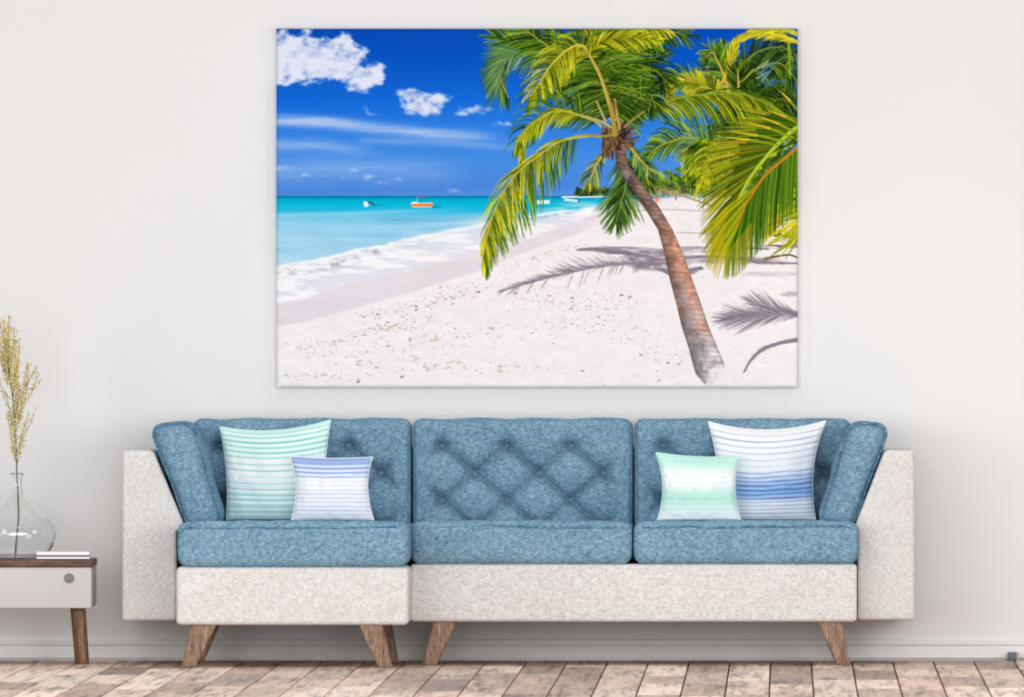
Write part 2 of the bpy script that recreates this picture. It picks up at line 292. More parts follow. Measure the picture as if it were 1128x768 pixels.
    # top mass
    for (P, pl, tn, l) in [([(678, 134), (690, 90), (700, 60), (722, 44)], DARK, .4, 46), ([(678, 134), (698, 100), (718, 78), (730, 86)], DARK, .35, 40), ([(676, 134), (684, 84), (690, 52), (712, 32)], GREEN, .3, 48),
                       ([(680, 135), (700, 112), (714, 104), (722, 118)], DARK, .45, 28), ([(676, 132), (665, 80), (655, 50), (640, 34)], GREEN, .4, 46), ([(676, 132), (660, 96), (640, 80), (615, 92)], DARK, .5, 44),
                       ([(670, 100), (668, 60), (690, 36), (740, 36), (756, 40)], GREEN, .45, 30), ([(640, 56), (660, 40), (700, 30), (730, 30)], YELLOW, .6, 30)]:
        frond(P, n=80, ln=l, L=(.7, 1, .6), pal=pl, tone=tn, var=.75, ang=(58, 58), grav=.45, w=1.0, rach=(140, 140, 50), rw=1.1, start=.1)
    frond([(676, 138), (670, 108), (660, 80), (648, 58)], n=90, ln=54, L=(.7, 1, .9), pal=DARK, tone=.5, var=.7, ang=(92, 122), grav=.3, w=.85, rach=None, start=.12)
    frond([(676, 138), (671, 110), (662, 82), (650, 60)], n=60, ln=46, L=(.8, 1, .9), pal=GREEN, tone=.45, var=.8, ang=(84, 128), grav=.3, w=.7, rach=None, start=.12)
    frond([(676, 138), (671, 110), (662, 82), (652, 60)], n=60, ln=60, L=(.7, 1, .9), pal=DARK, tone=.55, var=.8, ang=(98, 128), sides=(1, 0), grav=.25, w=.75, rach=None, start=.12)
    for k in range(40):
        p = np.array([rs.uniform(655, 715), rs.uniform(50, 105)]); seg(p, p+np.array([rs.uniform(6, 14), rs.uniform(-1, 5)]), .6, .3, pick(GREEN, rs.uniform(.6, 1)), .9)
    # bright arching frond in front of the mass
    frond([(676, 140), (672, 115), (662, 84), (650, 62), (640, 52), (622, 58), (604, 76), (592, 96), (584, 108)], n=150, ln=50, L=(.5, .95, .45), pal=DARK, tone=.62, var=.6, ang=(50, 78), sides=(.9, .55), grav=.5, w=.95, start=.25, rach=None)
    frond([(650, 62), (640, 50), (622, 57), (604, 76), (592, 96), (584, 106)], n=90, ln=32, L=(.9, 1, .45), pal=YELLOW, tone=.6, var=.6, ang=(66, 60), sides=(1, .3), grav=.65, w=.85, start=0, rach=(214, 200, 70), rw=1.2)
    frond([(648, 64), (660, 48), (690, 42), (722, 44)], n=60, ln=24, pal=YELLOW, tone=.5, var=.7, ang=(30, 40), grav=.2, w=.9, start=0, rach=None)
    line(spline([(678, 146), (672, 118), (662, 86), (650, 62), (643, 54)], 40), 2.5, 1.2, col(176, 150, 60)); line(spline([(677, 146), (671, 118), (661, 86), (649, 62)], 40), .9, .6, col(208, 184, 92))
    line([(680, 142), (677, 110)], 1.6, 1.3, col(176, 156, 80)); line([(667, 134), (657, 112)], 1.5, 1, col(182, 166, 90)); line([(676, 130), (676, 112)], 2.2, 1.5, col(126, 84, 60))
    # left middle and lower fronds
    frond([(664, 142), (656, 134), (643, 129), (617, 122), (596, 130), (580, 143), (571, 155)], n=90, ln=42, L=(.6, 1, .5), pal=GREEN, tone=.5, var=.6, ang=(30, 62), sides=(1, .35), grav=.7, w=.95, start=.2, rach=(180, 168, 80), rw=1.4)
    frond([(650, 131), (617, 122), (596, 130), (580, 143), (570, 157)], n=70, ln=26, L=(.8, 1, .6), pal=YELLOW, tone=.6, var=.6, ang=(40, 10), sides=(1, .3), grav=.6, w=.85, start=.1, rach=(186, 182, 60), rw=.9)
    frond([(574, 150), (575, 164), (574, 180)], n=18, ln=14, pal=YELLOW, tone=.5, ang=(20, 20), grav=.3, rach=None, start=0)
    frond([(666, 152), (643, 149), (617, 156), (590, 174), (566, 195), (548, 225), (537, 258), (531, 290)], n=150, ln=62, L=(.55, 1, .3), pal=GREEN, tone=.5, var=.6, ang=(66, 20), sides=(1, .0), grav=.55, w=1.0, start=.14, rach=(170, 160, 74), rw=1.1)
    frond([(650, 150), (617, 156), (590, 174), (566, 195), (548, 225), (537, 258), (531, 290)], n=120, ln=46, L=(.5, 1, .35), pal=YELLOW, tone=.55, var=.6, ang=(50, 16), sides=(1, .35), grav=.5, w=.95, start=.14, rach=(190, 184, 60), rw=.9)
    # ---- trunk
    ed = [(158, 668, 690), (162, 676.5, 688.3), (182.5, 678.5, 692), (199, 689, 704.6), (216, 700.4, 716), (226, 707.8, 724.3), (252.6, 724.3, 740.3), (279, 731.5, 752), (306, 737, 761.5), (332, 744, 771), (359, 750.4, 780), (386, 759, 791.3), (402, 763, 798), (412, 766, 797), (424, 777, 783)]
    l = np.interp(gy, [e[0] for e in ed], [e[1] for e in ed]); r = np.interp(gy, [e[0] for e in ed], [e[2] for e in ed])
    u = (gx-l)/np.maximum(r-l, 1)
    m = np.clip((gx-l)*K+.5, 0, 1)*np.clip((r-gx)*K+.5, 0, 1)*sm(157, 160, gy)*(1-sm(422, 425, gy))
    ring = np.abs(((gy+u*(-5)+gx*.12+(fbm(10, 6, 105)-.5)*5) % 6.0)/6.0-.5)*2
    rn = fbm(8, 5, 107, 4)
    base = ramp(gy, [(160, (112, 84, 72)), (205, (122, 98, 88)), (240, (146, 112, 100)), (262, (186, 132, 106)), (300, (196, 150, 128)), (335, (192, 154, 138)), (360, (180, 156, 152)), (385, (190, 180, 182)), (424, (206, 198, 200))])
    rust = (sm(.5, .62, fbm(14, 18, 109))*sm(250, 262, gy)*(1-sm(350, 380, gy)))[..., None]
    base = base*(1-.4*rust)+col(200, 124, 88)*.4*rust
    sh = np.interp(u, [0, .12, .35, .7, .9, 1], [.6, .76, .94, 1.1, 1.06, .84])
    tc = base*sh[..., None]*(.84+.2*sm(.0, .5, ring)*sm(.3,.6,fbm(9,9,121))+(rn-.5)*.5)[..., None]
    greyp = (sm(.52, .66, fbm(12, 12, 113))*(1-sm(.4, .9, u))*.6)[..., None]
    over(m, np.clip(tc*(1-greyp)+col(176, 168, 176)*greyp*sh[..., None], 0, 1))
    over(sm(0, 16, gy-np.interp(gx, [760, 772, 783, 792, 800], [432, 424, 414, 400, 389])+(fbm(6, 6, 119)-.5)*16)*.9*(gx > 755)*(gx < 802)*(gy > 380), col(238, 232, 234))
    over(np.exp(-((gx-781)/18)**2-((gy-410)/14)**2)*sm(.45, .62, fbm(7, 7, 117))*.8*sm(0, 6, gx-(765+(gy-400)*.6)), col(238, 232, 234))
    # ---- crown fibre and stumps
    for k in range(260):
        x = rs.normal(679, 7); y = rs.uniform(134, 162); c = [(66, 44, 32), (92, 64, 46), (126, 92, 66), (44, 30, 24), (150, 116, 86)][rs.randint(5)]
        seg((x, y), (x+rs.uniform(-3, 3), y+rs.uniform(2, 7)), rs.uniform(.6, 1.5), .5, np.array(c)/255, .9)
    for k in range(120):
        x = rs.uniform(663, 676); y = rs.uniform(140, 172); c = [(84, 60, 44), (118, 86, 60), (142, 110, 80), (58, 40, 32)][rs.randint(4)]
        seg((x, y), (x+rs.uniform(-1.5, 1), y+rs.uniform(3, 9)), rs.uniform(.6, 1.4), .4, np.array(c)/255, .9)
    for (x, y) in [(703, 151), (701, 147), (704, 155), (699, 159), (697, 163), (695, 141), (692, 136), (688, 133)]:
        seg((684+rs.uniform(0, 4), 152+rs.uniform(-3, 6)), (x, y), 1.6, .7, np.array([(80, 56, 44), (116, 86, 68), (52, 38, 34)][rs.randint(3)])/255)
    line(spline([(676, 148), (668, 150), (655, 149), (643, 149)], 16), 1.4, .9, col(150, 138, 64)); line(spline([(672, 140), (662, 134), (650, 130), (643, 128)], 16), 1.4, 1.0, col(186, 170, 96))
    line(spline([(688, 140), (698, 131), (709, 123)], 10), 1.5, 1.1, col(150, 134, 70)); line([(677, 148), (675, 130), (672, 116)], 3.0, 2.2, col(170, 142, 58)); line([(682, 142), (679, 122)], 1.4, 1.1, col(176, 160, 80))

    # ---- big foreground frond, lower right
    frond([(885, 190), (866, 214), (850, 238)], n=60, ln=46, L=(1, 1, .7), pal=YELLOW, tone=.62, var=.6, ang=(10, 30), grav=.35, w=1.3, rach=None, start=0, tipcol=(220, 170, 40))
    for k in range(70):
        p = np.array([880, rs.uniform(186, 262)]); q = p+np.array([-rs.uniform(14, 40), rs.uniform(8, 26)])
        c = pick(YELLOW, rs.uniform(.3, 1)); seg(p, q, 1.4, .4, c)
    for k in range(26):
        p = np.array([rs.uniform(834, 862), rs.uniform(232, 258)]); seg(p, p+np.array([-rs.uniform(3, 8), rs.uniform(2, 8)]), 1.1, .4, np.array([(214, 150, 30), (196, 176, 30), (150, 150, 24)][rs.randint(3)])/255)
    for k in range(8):
        p = np.array([rs.uniform(768, 782), rs.uniform(192, 205)]); q = p+np.array([-rs.uniform(3, 8), rs.uniform(12, 26)]); seg(p, q, 1.6, .5, pick(YELLOW, rs.uniform(.3, .8)))
    for k in range(260):
        p = np.array([rs.uniform(836, 882), rs.uniform(138, 222)]); q = p+np.array([-rs.uniform(6, 20), rs.uniform(4, 22)])
        seg(p, q, 1.0, .3, pick(DARK if rs.rand() < .7 else YELLOW, rs.uniform(.2, .85)))
    R = spline([(884, 136), (868, 148), (848, 168), (826, 196), (812, 222)], 70)
    for i in range(70):
        t = i/69; p = R[i]
        for k in range(2):
            ln_ = (88-22*t)*rs.uniform(.82, 1.08) if t > .15 else 72*rs.uniform(.8, 1.1)
            th = math.radians(196-82*t**1.25+rs.uniform(-4, 4)-4*k)        # left, turning down
            if t < .2: th = math.radians(200-40*t)
            d = np.array([math.cos(th), -math.sin(th)*1.0]); d = np.array([math.cos(th), abs(math.sin(th)) if t > .2 else -.30+1.5*t])
            q = p+d*ln_*.55+np.array([0, 1]); e = p+d*ln_+np.array([0, 3+6*t])
            c = pick(YELLOW, .42+.4*(rs.rand()-.4)+.1*t) if k == 0 else pick(GREEN, rs.uniform(.2, .8))
            c = c*rs.uniform(.6, 1.1); seg(p, q, .7, 1.05, c*.85); seg(q, e, 1.05, .3, c if rs.rand() < .6 else .5*c+.5*col(226, 186, 50))
    line(R, 2.6, 1.6, col(150, 178, 30)); line(R+np.array([0, -.8]), .8, .5, col(196, 206, 80))
    # hanging dark-green blade of the same frond
    R = spline([(884, 158), (862, 176), (842, 194), (828, 214), (818, 232), (812, 250)], 80)
    for i in range(80):
        t = i/79; p = R[i]
        e0 = np.array([np.interp(t, [0, .3, .6, .8, 1], [884, 850, 826, 812, 797]), np.interp(t, [0, .3, .6, .8, 1], [226, 258, 288, 304, 306])])+rs.normal(0, 1.2, 2)
        q = .5*(p+e0)+np.array([-4*t, -3])
        c = pick(GREEN, rs.uniform(.15, .75)); seg(p, q, 1.1, 1.25, c); seg(q, e0, 1.25, .3, c if t < .6 else .6*c+.4*col(214, 186, 30))
    for i in range(30):
        t = i/29; p = R[45+int(34*t)]
        e0 = np.array([np.interp(t, [0, .5, 1], [772, 778, 790]), np.interp(t, [0, .5, 1], [258, 292, 306])])+rs.normal(0, 2.5, 2)
        c = pick(YELLOW, rs.uniform(.15, .7)); seg(p, .5*(p+e0)+np.array([-2, -2]), .9, 1.1, c); seg(.5*(p+e0)+np.array([-2, -2]), e0, 1.1, .3, .6*c+.4*col(222, 176, 30))
    line(R, 1.6, .8, col(196, 130, 34))
    for (p, q) in [((858, 100), (880, 124)), ((846, 122), (882, 138)), ((834, 128), (880, 148)), ((820, 134), (874, 152)), ((802, 145), (864, 156)), ((792, 151), (856, 160))]:
        p = np.array(p, float); q = np.array(q, float); seg(q, .5*(p+q)+np.array([0, -1.5]), 1.0, 1.4, col(140, 158, 24)); seg(.5*(p+q)+np.array([0, -1.5]), p, 1.4, .3, col(206, 184, 40))
    return np.clip(img, 0, 1), W, H
import bpy, bmesh, random
from mathutils import Vector
C = bpy.context.scene.collection
random.seed(3)
# ---------------------------------------------------------------- camera model of the photograph
# long lens, 60 m from the wall, lens shifted so that the vanishing point sits at photo pixel (865, 333)
DIST, FPX, VX, VY = 60.0, 20400.0, 865.0, 333.0
HCAM = (727.5-VY)*DIST/FPX                     # eye height
def X(px, d): return (px-VX)*(DIST-d)/FPX      # d = metres in front of the wall
def Z(py, d): return HCAM-(py-VY)*(DIST-d)/FPX

# ---------------------------------------------------------------- scene helpers
def link(o):
    C.objects.link(o); return o
def thing(name, loc, label, cat, group=None):
    o = bpy.data.objects.new(name, None); o.location = loc; o.empty_display_size = .1
    o['label'] = label; o['category'] = cat
    if group: o['group'] = group
    return link(o)
def tag(o, label=None, cat=None, group=None, kind=None):
    for k, v in (('label', label), ('category', cat), ('group', group), ('kind', kind)):
        if v: o[k] = v
    return o
def origin(o):
    v = Vector((0, 0, 0))
    while o is not None:
        v += Vector(o.location); o = o.parent
    return v
def mesh(name, verts, faces, mat, parent=None, smooth=True, loc=None, cols=None):
    """link ONE mesh object; verts are world coordinates"""
    base = origin(parent) if parent else Vector((0, 0, 0))
    loc = Vector(loc) if loc is not None else base
    v = np.asarray(verts, float)-np.array(loc)
    me = bpy.data.meshes.new(name); me.from_pydata(v.tolist(), [], [list(map(int, f)) for f in faces])
    me.update()
    if smooth: me.polygons.foreach_set('use_smooth', [True]*len(me.polygons))
    if cols is not None:
        at = me.color_attributes.new('col', 'FLOAT_COLOR', 'POINT')
        a = np.ones((len(v), 4), np.float32); a[:, :3] = cols; at.data.foreach_set('color', a.ravel())
    bm = bmesh.new(); bm.from_mesh(me); bmesh.ops.recalc_face_normals(bm, faces=bm.faces); bm.to_mesh(me); bm.free()
    me.materials.append(mat)
    o = bpy.data.objects.new(name, me); o.location = loc-base if parent else loc
    if parent: o.parent = parent
    return link(o)
def merge(parts):
    V, F, n = [], [], 0
    for v, f in parts:
        v = np.asarray(v, float); V.append(v); F += [[i+n for i in q] for q in f]; n += len(v)
    return np.vstack(V), F
def axis(h, r, n, k=4):
    r = min(r, h*.98)
    a = [-h+r*(1-math.cos(math.pi/2*i/k)) for i in range(k)]
    b = list(np.linspace(-h+r, h-r, n+1)) if h-r > 1e-6 else [0]
    return a+b+[-q for q in a[::-1]]
def rbox(hx, hy, hz, r, n=(1, 1, 1), k=4, rr=None):
    """closed box lattice with rounded edges; r may be a triple of radii-limits through rr"""
    ax = [axis(hx, r, n[0], k), axis(hy, r, n[1], k), axis(hz, r, n[2], k)]
    idx, V, F = {}, [], []
    N = [len(a) for a in ax]
    def vid(i, j, l):
        key = (i, j, l)
        if key not in idx:
            p = np.array([ax[0][i], ax[1][j], ax[2][l]])
            h = np.array([hx, hy, hz]); q = np.clip(p, -(h-r), h-r); d = p-q
            # lattice rings lie on the cube; push them on to the rounded shell
            L = np.linalg.norm(d)
            if L > 1e-12:
                m = np.max(np.abs(d)); p = q+d/L*r if m >= r-1e-9 else p
            idx[key] = len(V); V.append(p)
        return idx[key]
    for a in range(3):
        b, c = (a+1) % 3, (a+2) % 3
        for side in (0, N[a]-1):
            for i in range(N[b]-1):
                for j in range(N[c]-1):
                    def at(u, v):
                        key = [0, 0, 0]; key[a] = side; key[b] = u; key[c] = v; return vid(*key)
                    F.append([at(i, j), at(i+1, j), at(i+1, j+1), at(i, j+1)])
    return np.array(V), F
def box(x0, x1, y0, y1, z0, z1, r=.004, n=(1, 1, 1), k=3):
    v, f = rbox((x1-x0)/2, (y1-y0)/2, (z1-z0)/2, r, n, k)
    return v+np.array([(x0+x1)/2, (y0+y1)/2, (z0+z1)/2]), f
def quadprism(q, y0, y1, r, n=(1, 1, 1), k=4, deform=None):
    """prism along y with front outline q = BL, BR, TR, TL (x, z); edges rounded"""
    q = np.array(q, float)
    w = .5*(np.linalg.norm(q[1]-q[0])+np.linalg.norm(q[2]-q[3])); h = .5*(np.linalg.norm(q[3]-q[0])+np.linalg.norm(q[2]-q[1]))
    v, f = rbox(w/2, (y1-y0)/2, h/2, r, n, k)
    if deform is not None: v = deform(v, w, h)
    u = v[:, 0]/w+.5; t = v[:, 2]/h+.5
    P = (q[0]*((1-u)*(1-t))[:, None]+q[1]*(u*(1-t))[:, None]+q[2]*(u*t)[:, None]+q[3]*((1-u)*t)[:, None])
    return np.stack([P[:, 0], v[:, 1]+(y0+y1)/2, P[:, 1]], 1), f
def tube(pts, r, n=8, closed=False, caps=True):
    P = np.array(pts, float); m = len(P); R = np.full(m, r) if np.isscalar(r) else np.array(r, float)
    T = np.gradient(P, axis=0)
    if closed: T = np.roll(P, -1, 0)-np.roll(P, 1, 0)
    T /= np.linalg.norm(T, axis=1)[:, None]+1e-12
    up = np.array([0, 0, 1.]) if abs(T[0][2]) < .9 else np.array([0, 1., 0])
    V, F = [], []
    a = np.cross(T[0], up); a /= np.linalg.norm(a)
    for i in range(m):
        a = a-T[i]*np.dot(a, T[i]); a /= np.linalg.norm(a)+1e-12; b = np.cross(T[i], a)
        for j in range(n):
            t = 2*math.pi*j/n; V.append(P[i]+R[i]*(math.cos(t)*a+math.sin(t)*b))
    for i in range(m if closed else m-1):
        i2 = (i+1) % m
        for j in range(n): F.append([i*n+j, i*n+(j+1) % n, i2*n+(j+1) % n, i2*n+j])
    if caps and not closed: F += [list(range(n))[::-1], list(range((m-1)*n, m*n))]
    return V, F
def lathe(prof, cx, cy, n=64):
    V, F = [], []
    m = len(prof)
    for (r, z) in prof:
        for j in range(n):
            t = 2*math.pi*j/n; V.append((cx+r*math.cos(t), cy+r*math.sin(t), z))
    for i in range(m-1):
        for j in range(n): F.append([i*n+j, i*n+(j+1) % n, (i+1)*n+(j+1) % n, (i+1)*n+j])
    F += [list(range(n))[::-1], list(range((m-1)*n, m*n))]
    return V, F

# ---------------------------------------------------------------- materials
def lin(c):
    c = np.asarray(c, float); return np.where(c <= .04045, c/12.92, ((c+.055)/1.055)**2.4)
def rgb(*c): return tuple(lin(np.array(c)/255))+(1,)
def new_mat(name, rough=.6, spec=.3):
    m = bpy.data.materials.new(name); m.use_nodes = True
    b = m.node_tree.nodes['Principled BSDF']; b.inputs['Roughness'].default_value = rough
    b.inputs['Specular IOR Level'].default_value = spec
    return m, m.node_tree, b
def nd(t, typ, **kw):
    n = t.nodes.new(typ)
    for k, v in kw.items():
        if k in n.inputs.keys(): n.inputs[k].default_value = v
        else: setattr(n, k, v)
    return n
def noise(t, vec, scale, detail=3, rough=.6, stretch=(1, 1, 1)):
    mp = nd(t, 'ShaderNodeMapping'); mp.inputs['Scale'].default_value = stretch
    t.links.new(vec, mp.inputs['Vector'])
    n = nd(t, 'ShaderNodeTexNoise'); n.inputs['Scale'].default_value = scale; n.inputs['Detail'].default_value = detail; n.inputs['Roughness'].default_value = rough
    t.links.new(mp.outputs[0], n.inputs['Vector']); return n.outputs['Fac']
def ramp_node(t, fac, stops):
    r = nd(t, 'ShaderNodeValToRGB'); e = r.color_ramp.elements
    while len(e) < len(stops): e.new(.5)
    for q, (p, c) in zip(e, stops): q.position = p; q.color = c
    t.links.new(fac, r.inputs[0]); return r.outputs[0]
def math_node(t, op, a, b):
    n = nd(t, 'ShaderNodeMath'); n.operation = op
    for i, s in enumerate((a, b)):
        if isinstance(s, (int, float)): n.inputs[i].default_value = s
        else: t.links.new(s, n.inputs[i])
    return n.outputs[0]
def fabric(name, dark, mid, light, sc=1.0, bump=.25, sheen=.0):
    m, t, b = new_mat(name, 1.0, .0)
    co = nd(t, 'ShaderNodeTexCoord').outputs['Object']
    h = noise(t, co, 150*sc, 2, .6, (.28, .28, 2.0)); v = noise(t, co, 150*sc, 2, .6, (2.0, 2.0, .28)); bl = noise(t, co, 40*sc, 4, .7); pt = noise(t, co, 9, 2, .5)
    s = math_node(t, 'ADD', math_node(t, 'MULTIPLY', h, .42), math_node(t, 'MULTIPLY', v, .28)); s = math_node(t, 'ADD', s, math_node(t, 'MULTIPLY', bl, .24)); s = math_node(t, 'ADD', s, math_node(t, 'MULTIPLY', pt, .06))
    t.links.new(ramp_node(t, s, [(.41, dark), (.5, mid), (.59, light)]), b.inputs['Base Color'])
    bp = nd(t, 'ShaderNodeBump'); bp.inputs['Strength'].default_value = bump; bp.inputs['Distance'].default_value = .002
    t.links.new(s, bp.inputs['Height']); t.links.new(bp.outputs[0], b.inputs['Normal'])
    return m
def plain(name, c, rough=.5, spec=.3, metal=0, mottling=.03, scale=8):
    m, t, b = new_mat(name, rough, spec); b.inputs['Metallic'].default_value = metal
    co = nd(t, 'ShaderNodeTexCoord').outputs['Object']; n = noise(t, co, scale, 3)
    c = np.array(c[:3]); t.links.new(ramp_node(t, n, [(.3, tuple(c*(1-mottling))+(1,)), (.7, tuple(np.minimum(c*(1+mottling), 1))+(1,))]), b.inputs['Base Color'])
    return m
def wood(name, stops, stretch, scale=30, rough=.5):
    m, t, b = new_mat(name, rough, .3)
    co = nd(t, 'ShaderNodeTexCoord').outputs['Object']
    n = noise(t, co, scale, 5, .65, stretch); n2 = noise(t, co, scale*4, 2, .6, stretch)
    s = math_node(t, 'ADD', math_node(t, 'MULTIPLY', n, .7), math_node(t, 'MULTIPLY', n2, .3))
    t.links.new(ramp_node(t, s, stops), b.inputs['Base Color'])
    bp = nd(t, 'ShaderNodeBump'); bp.inputs['Strength'].default_value = .3; bp.inputs['Distance'].default_value = .002
    t.links.new(s, bp.inputs['Height']); t.links.new(bp.outputs[0], b.inputs['Normal'])
    return m
def attr_mat(name, rough=.6, spec=.2, weave=0.0, wscale=220):
    m, t, b = new_mat(name, rough, spec)
    a = nd(t, 'ShaderNodeAttribute'); a.attribute_name = 'col'
    if weave:
        co = nd(t, 'ShaderNodeTexCoord').outputs['Object']
        h = noise(t, co, wscale, 2, .6, (.6, .6, 1.8)); v = noise(t, co, wscale, 2, .6, (1.8, 1.8, .5)); s = math_node(t, 'ADD', math_node(t, 'MULTIPLY', h, .5), math_node(t, 'MULTIPLY', v, .5))
        g = ramp_node(t, s, [(.35, (1-weave, 1-weave, 1-weave, 1)), (.6, (1, 1, 1, 1))])
        mx = nd(t, 'ShaderNodeMix', data_type='RGBA', blend_type='MULTIPLY'); mx.inputs[0].default_value = 1
        t.links.new(a.outputs['Color'], mx.inputs[6]); t.links.new(g, mx.inputs[7]); t.links.new(mx.outputs[2], b.inputs['Base Color'])
        bp = nd(t, 'ShaderNodeBump'); bp.inputs['Strength'].default_value = .15; bp.inputs['Distance'].default_value = .002
        t.links.new(s, bp.inputs['Height']); t.links.new(bp.outputs[0], b.inputs['Normal'])
    else: t.links.new(a.outputs['Color'], b.inputs['Base Color'])
    return m
M = {}
M['wall'] = plain('wall_paint', rgb(234, 233, 232), .8, .15, mottling=.006, scale=1.2)
M['base'] = plain('baseboard_paint', rgb(236, 235, 234), .5, .3, mottling=.005)
M['cream'] = fabric('cream_upholstery', rgb(190, 186, 183), rgb(217, 214, 211), rgb(234, 232, 230), 1.8, .3)
M['blue'] = fabric('blue_upholstery', rgb(80, 114, 138), rgb(116, 151, 174), rgb(156, 187, 204), 1.8, .3)
M['piping'] = fabric('blue_piping', rgb(50, 88, 112), rgb(88, 130, 156), rgb(132, 170, 192), 1.0, .2)
M['leg'] = wood('walnut_leg', [(.3, rgb(84, 60, 48)), (.5, rgb(138, 108, 88)), (.68, rgb(186, 158, 132))], (6, 6, .6), 22)
M['walnut'] = wood('walnut_top', [(.3, rgb(62, 40, 34)), (.5, rgb(100, 70, 60)), (.7, rgb(140, 104, 88))], (.8, 6, 6), 22)
M['tableleg'] = wood('walnut_round_leg', [(.3, rgb(70, 48, 36)), (.5, rgb(116, 86, 64)), (.7, rgb(166, 134, 104))], (6, 6, .6), 26)
M['table'] = plain('table_paint', rgb(202, 199, 197), .5, .3, mottling=.006)
M['knob'] = plain('grey_knob', rgb(128, 127, 125), .6, .3, mottling=.1, scale=300)
M['ring'] = plain('knob_ring', rgb(240, 239, 238), .5, .3)
M['silver'] = plain('silver_aluminium', rgb(236, 236, 238), .35, .5, mottling=.005)
M['dark'] = plain('dark_gap', rgb(70, 72, 74), .5, .3)
M['block'] = plain('grey_plastic', rgb(96, 106, 110), .5, .3, mottling=.04)
M['stem'] = plain('dry_stem', rgb(112, 104, 84), .8, .1, mottling=.15, scale=60)
M['stemdark'] = plain('wet_stem', rgb(74, 76, 72), .6, .2, mottling=.15, scale=60)
M['seed'] = None

# ---------------------------------------------------------------- room
XL, XR, YF, ZT = -3.6, 2.6, -9.0, 2.75
o = mesh('wall_back', *box(XL, XR, 0, .12, -.06, ZT, .001), M['wall'], smooth=False); tag(o, 'plain off-white wall behind the sofa', 'wall', kind='structure')
# baseboard with a stepped profile
prof = [(0, .008), (.018, .008), (.018, .0435), (.0165, .0465), (.0045, .0475), (.0045, .0500), (.0150, .0505), (.0155, .0645), (.0095, .0700), (0, .0700)]
V = [(x, -y, z) for x in (XL, XR) for (y, z) in prof]; n = len(prof)
F = [[i, (i+1) % n, n+(i+1) % n, n+i] for i in range(n)]+[list(range(n))[::-1], list(range(n, 2*n))]
o = mesh('baseboard_back', V, F, M['base'], smooth=False); tag(o, 'low off-white stepped skirting board along the wall', 'baseboard', kind='structure')
# floor : planks with bevelled gaps, one mesh
def make_floor():
    rnd = random.Random(5); pitch = .1312; x = X(848.9, 0)-pitch*26
    parts, cols = [], []
    pal = [(198, 174, 160), (184, 157, 143), (208, 186, 172), (168, 142, 129), (194, 169, 154), (150, 126, 115), (203, 180, 166), (178, 152, 138)]
    while x < XR:
        y = -.001-rnd.random()*.5; first = True
        y0 = 0
        while y0 > YF:
            ln = rnd.uniform(.9, 2.1) if not first else rnd.uniform(.3, 1.6); first = False
            y1 = max(y0-ln, YF)
            v, f = box(max(x+.0024, XL), min(x+pitch-.0024, XR), y1+.0015, y0-.0015, -.02, 0, .0022, k=1)
            parts.append((v, f)); c = np.array(pal[rnd.randrange(len(pal))])*rnd.uniform(.97, 1.17)
            cols.append(np.tile(lin(c/255), (len(v), 1))); y0 = y1
        x += pitch
    v, f = box(XL, XR, YF, .12, -.06, -.017, .001); parts.append((v, f)); cols.append(np.tile(lin(np.array([58, 44, 38])/255), (len(v), 1)))
    V, F = merge(parts); return V, F, np.vstack(cols)
def floor_mat():
    m, t, b = new_mat('oak_planks', .5, .3)
    a = nd(t, 'ShaderNodeAttribute'); a.attribute_name = 'col'
    co = nd(t, 'ShaderNodeTexCoord').outputs['Object']
    # each plank takes its own piece of grain
    ad = nd(t, 'ShaderNodeVectorMath', operation='MULTIPLY_ADD'); t.links.new(a.outputs['Color'], ad.inputs[0]); ad.inputs[1].default_value = (90, 70, 50); t.links.new(co, ad.inputs[2])
    g = noise(t, ad.outputs[0], 14, 5, .65, (1.6, .07, 1)); g2 = noise(t, ad.outputs[0], 60, 3, .6, (1.2, .03, 1)); k = noise(t, ad.outputs[0], 5, 3, .55, (1.4, .10, 1))
    s = math_node(t, 'ADD', math_node(t, 'MULTIPLY', g, .5), math_node(t, 'MULTIPLY', g2, .3)); s = math_node(t, 'ADD', s, math_node(t, 'MULTIPLY', k, .2))
    r = ramp_node(t, s, [(.39, (.40, .36, .35, 1)), (.465, (.90, .88, .87, 1)), (.53, (1.24, 1.21, 1.19, 1)), (.62, (1.36, 1.33, 1.31, 1))])
    mx = nd(t, 'ShaderNodeMix', data_type='RGBA', blend_type='MULTIPLY'); mx.inputs[0].default_value = 1
    t.links.new(a.outputs['Color'], mx.inputs[6]); t.links.new(r, mx.inputs[7]); t.links.new(mx.outputs[2], b.inputs['Base Color'])
    bp = nd(t, 'ShaderNodeBump'); bp.inputs['Strength'].default_value = .2; bp.inputs['Distance'].default_value = .002
    t.links.new(s, bp.inputs['Height']); t.links.new(bp.outputs[0], b.inputs['Normal'])
    return m
V, F, cc = make_floor()
o = mesh('floor', V, F, floor_mat(), smooth=False, cols=cc); tag(o, 'light brown oak plank floor', 'floor', kind='structure')

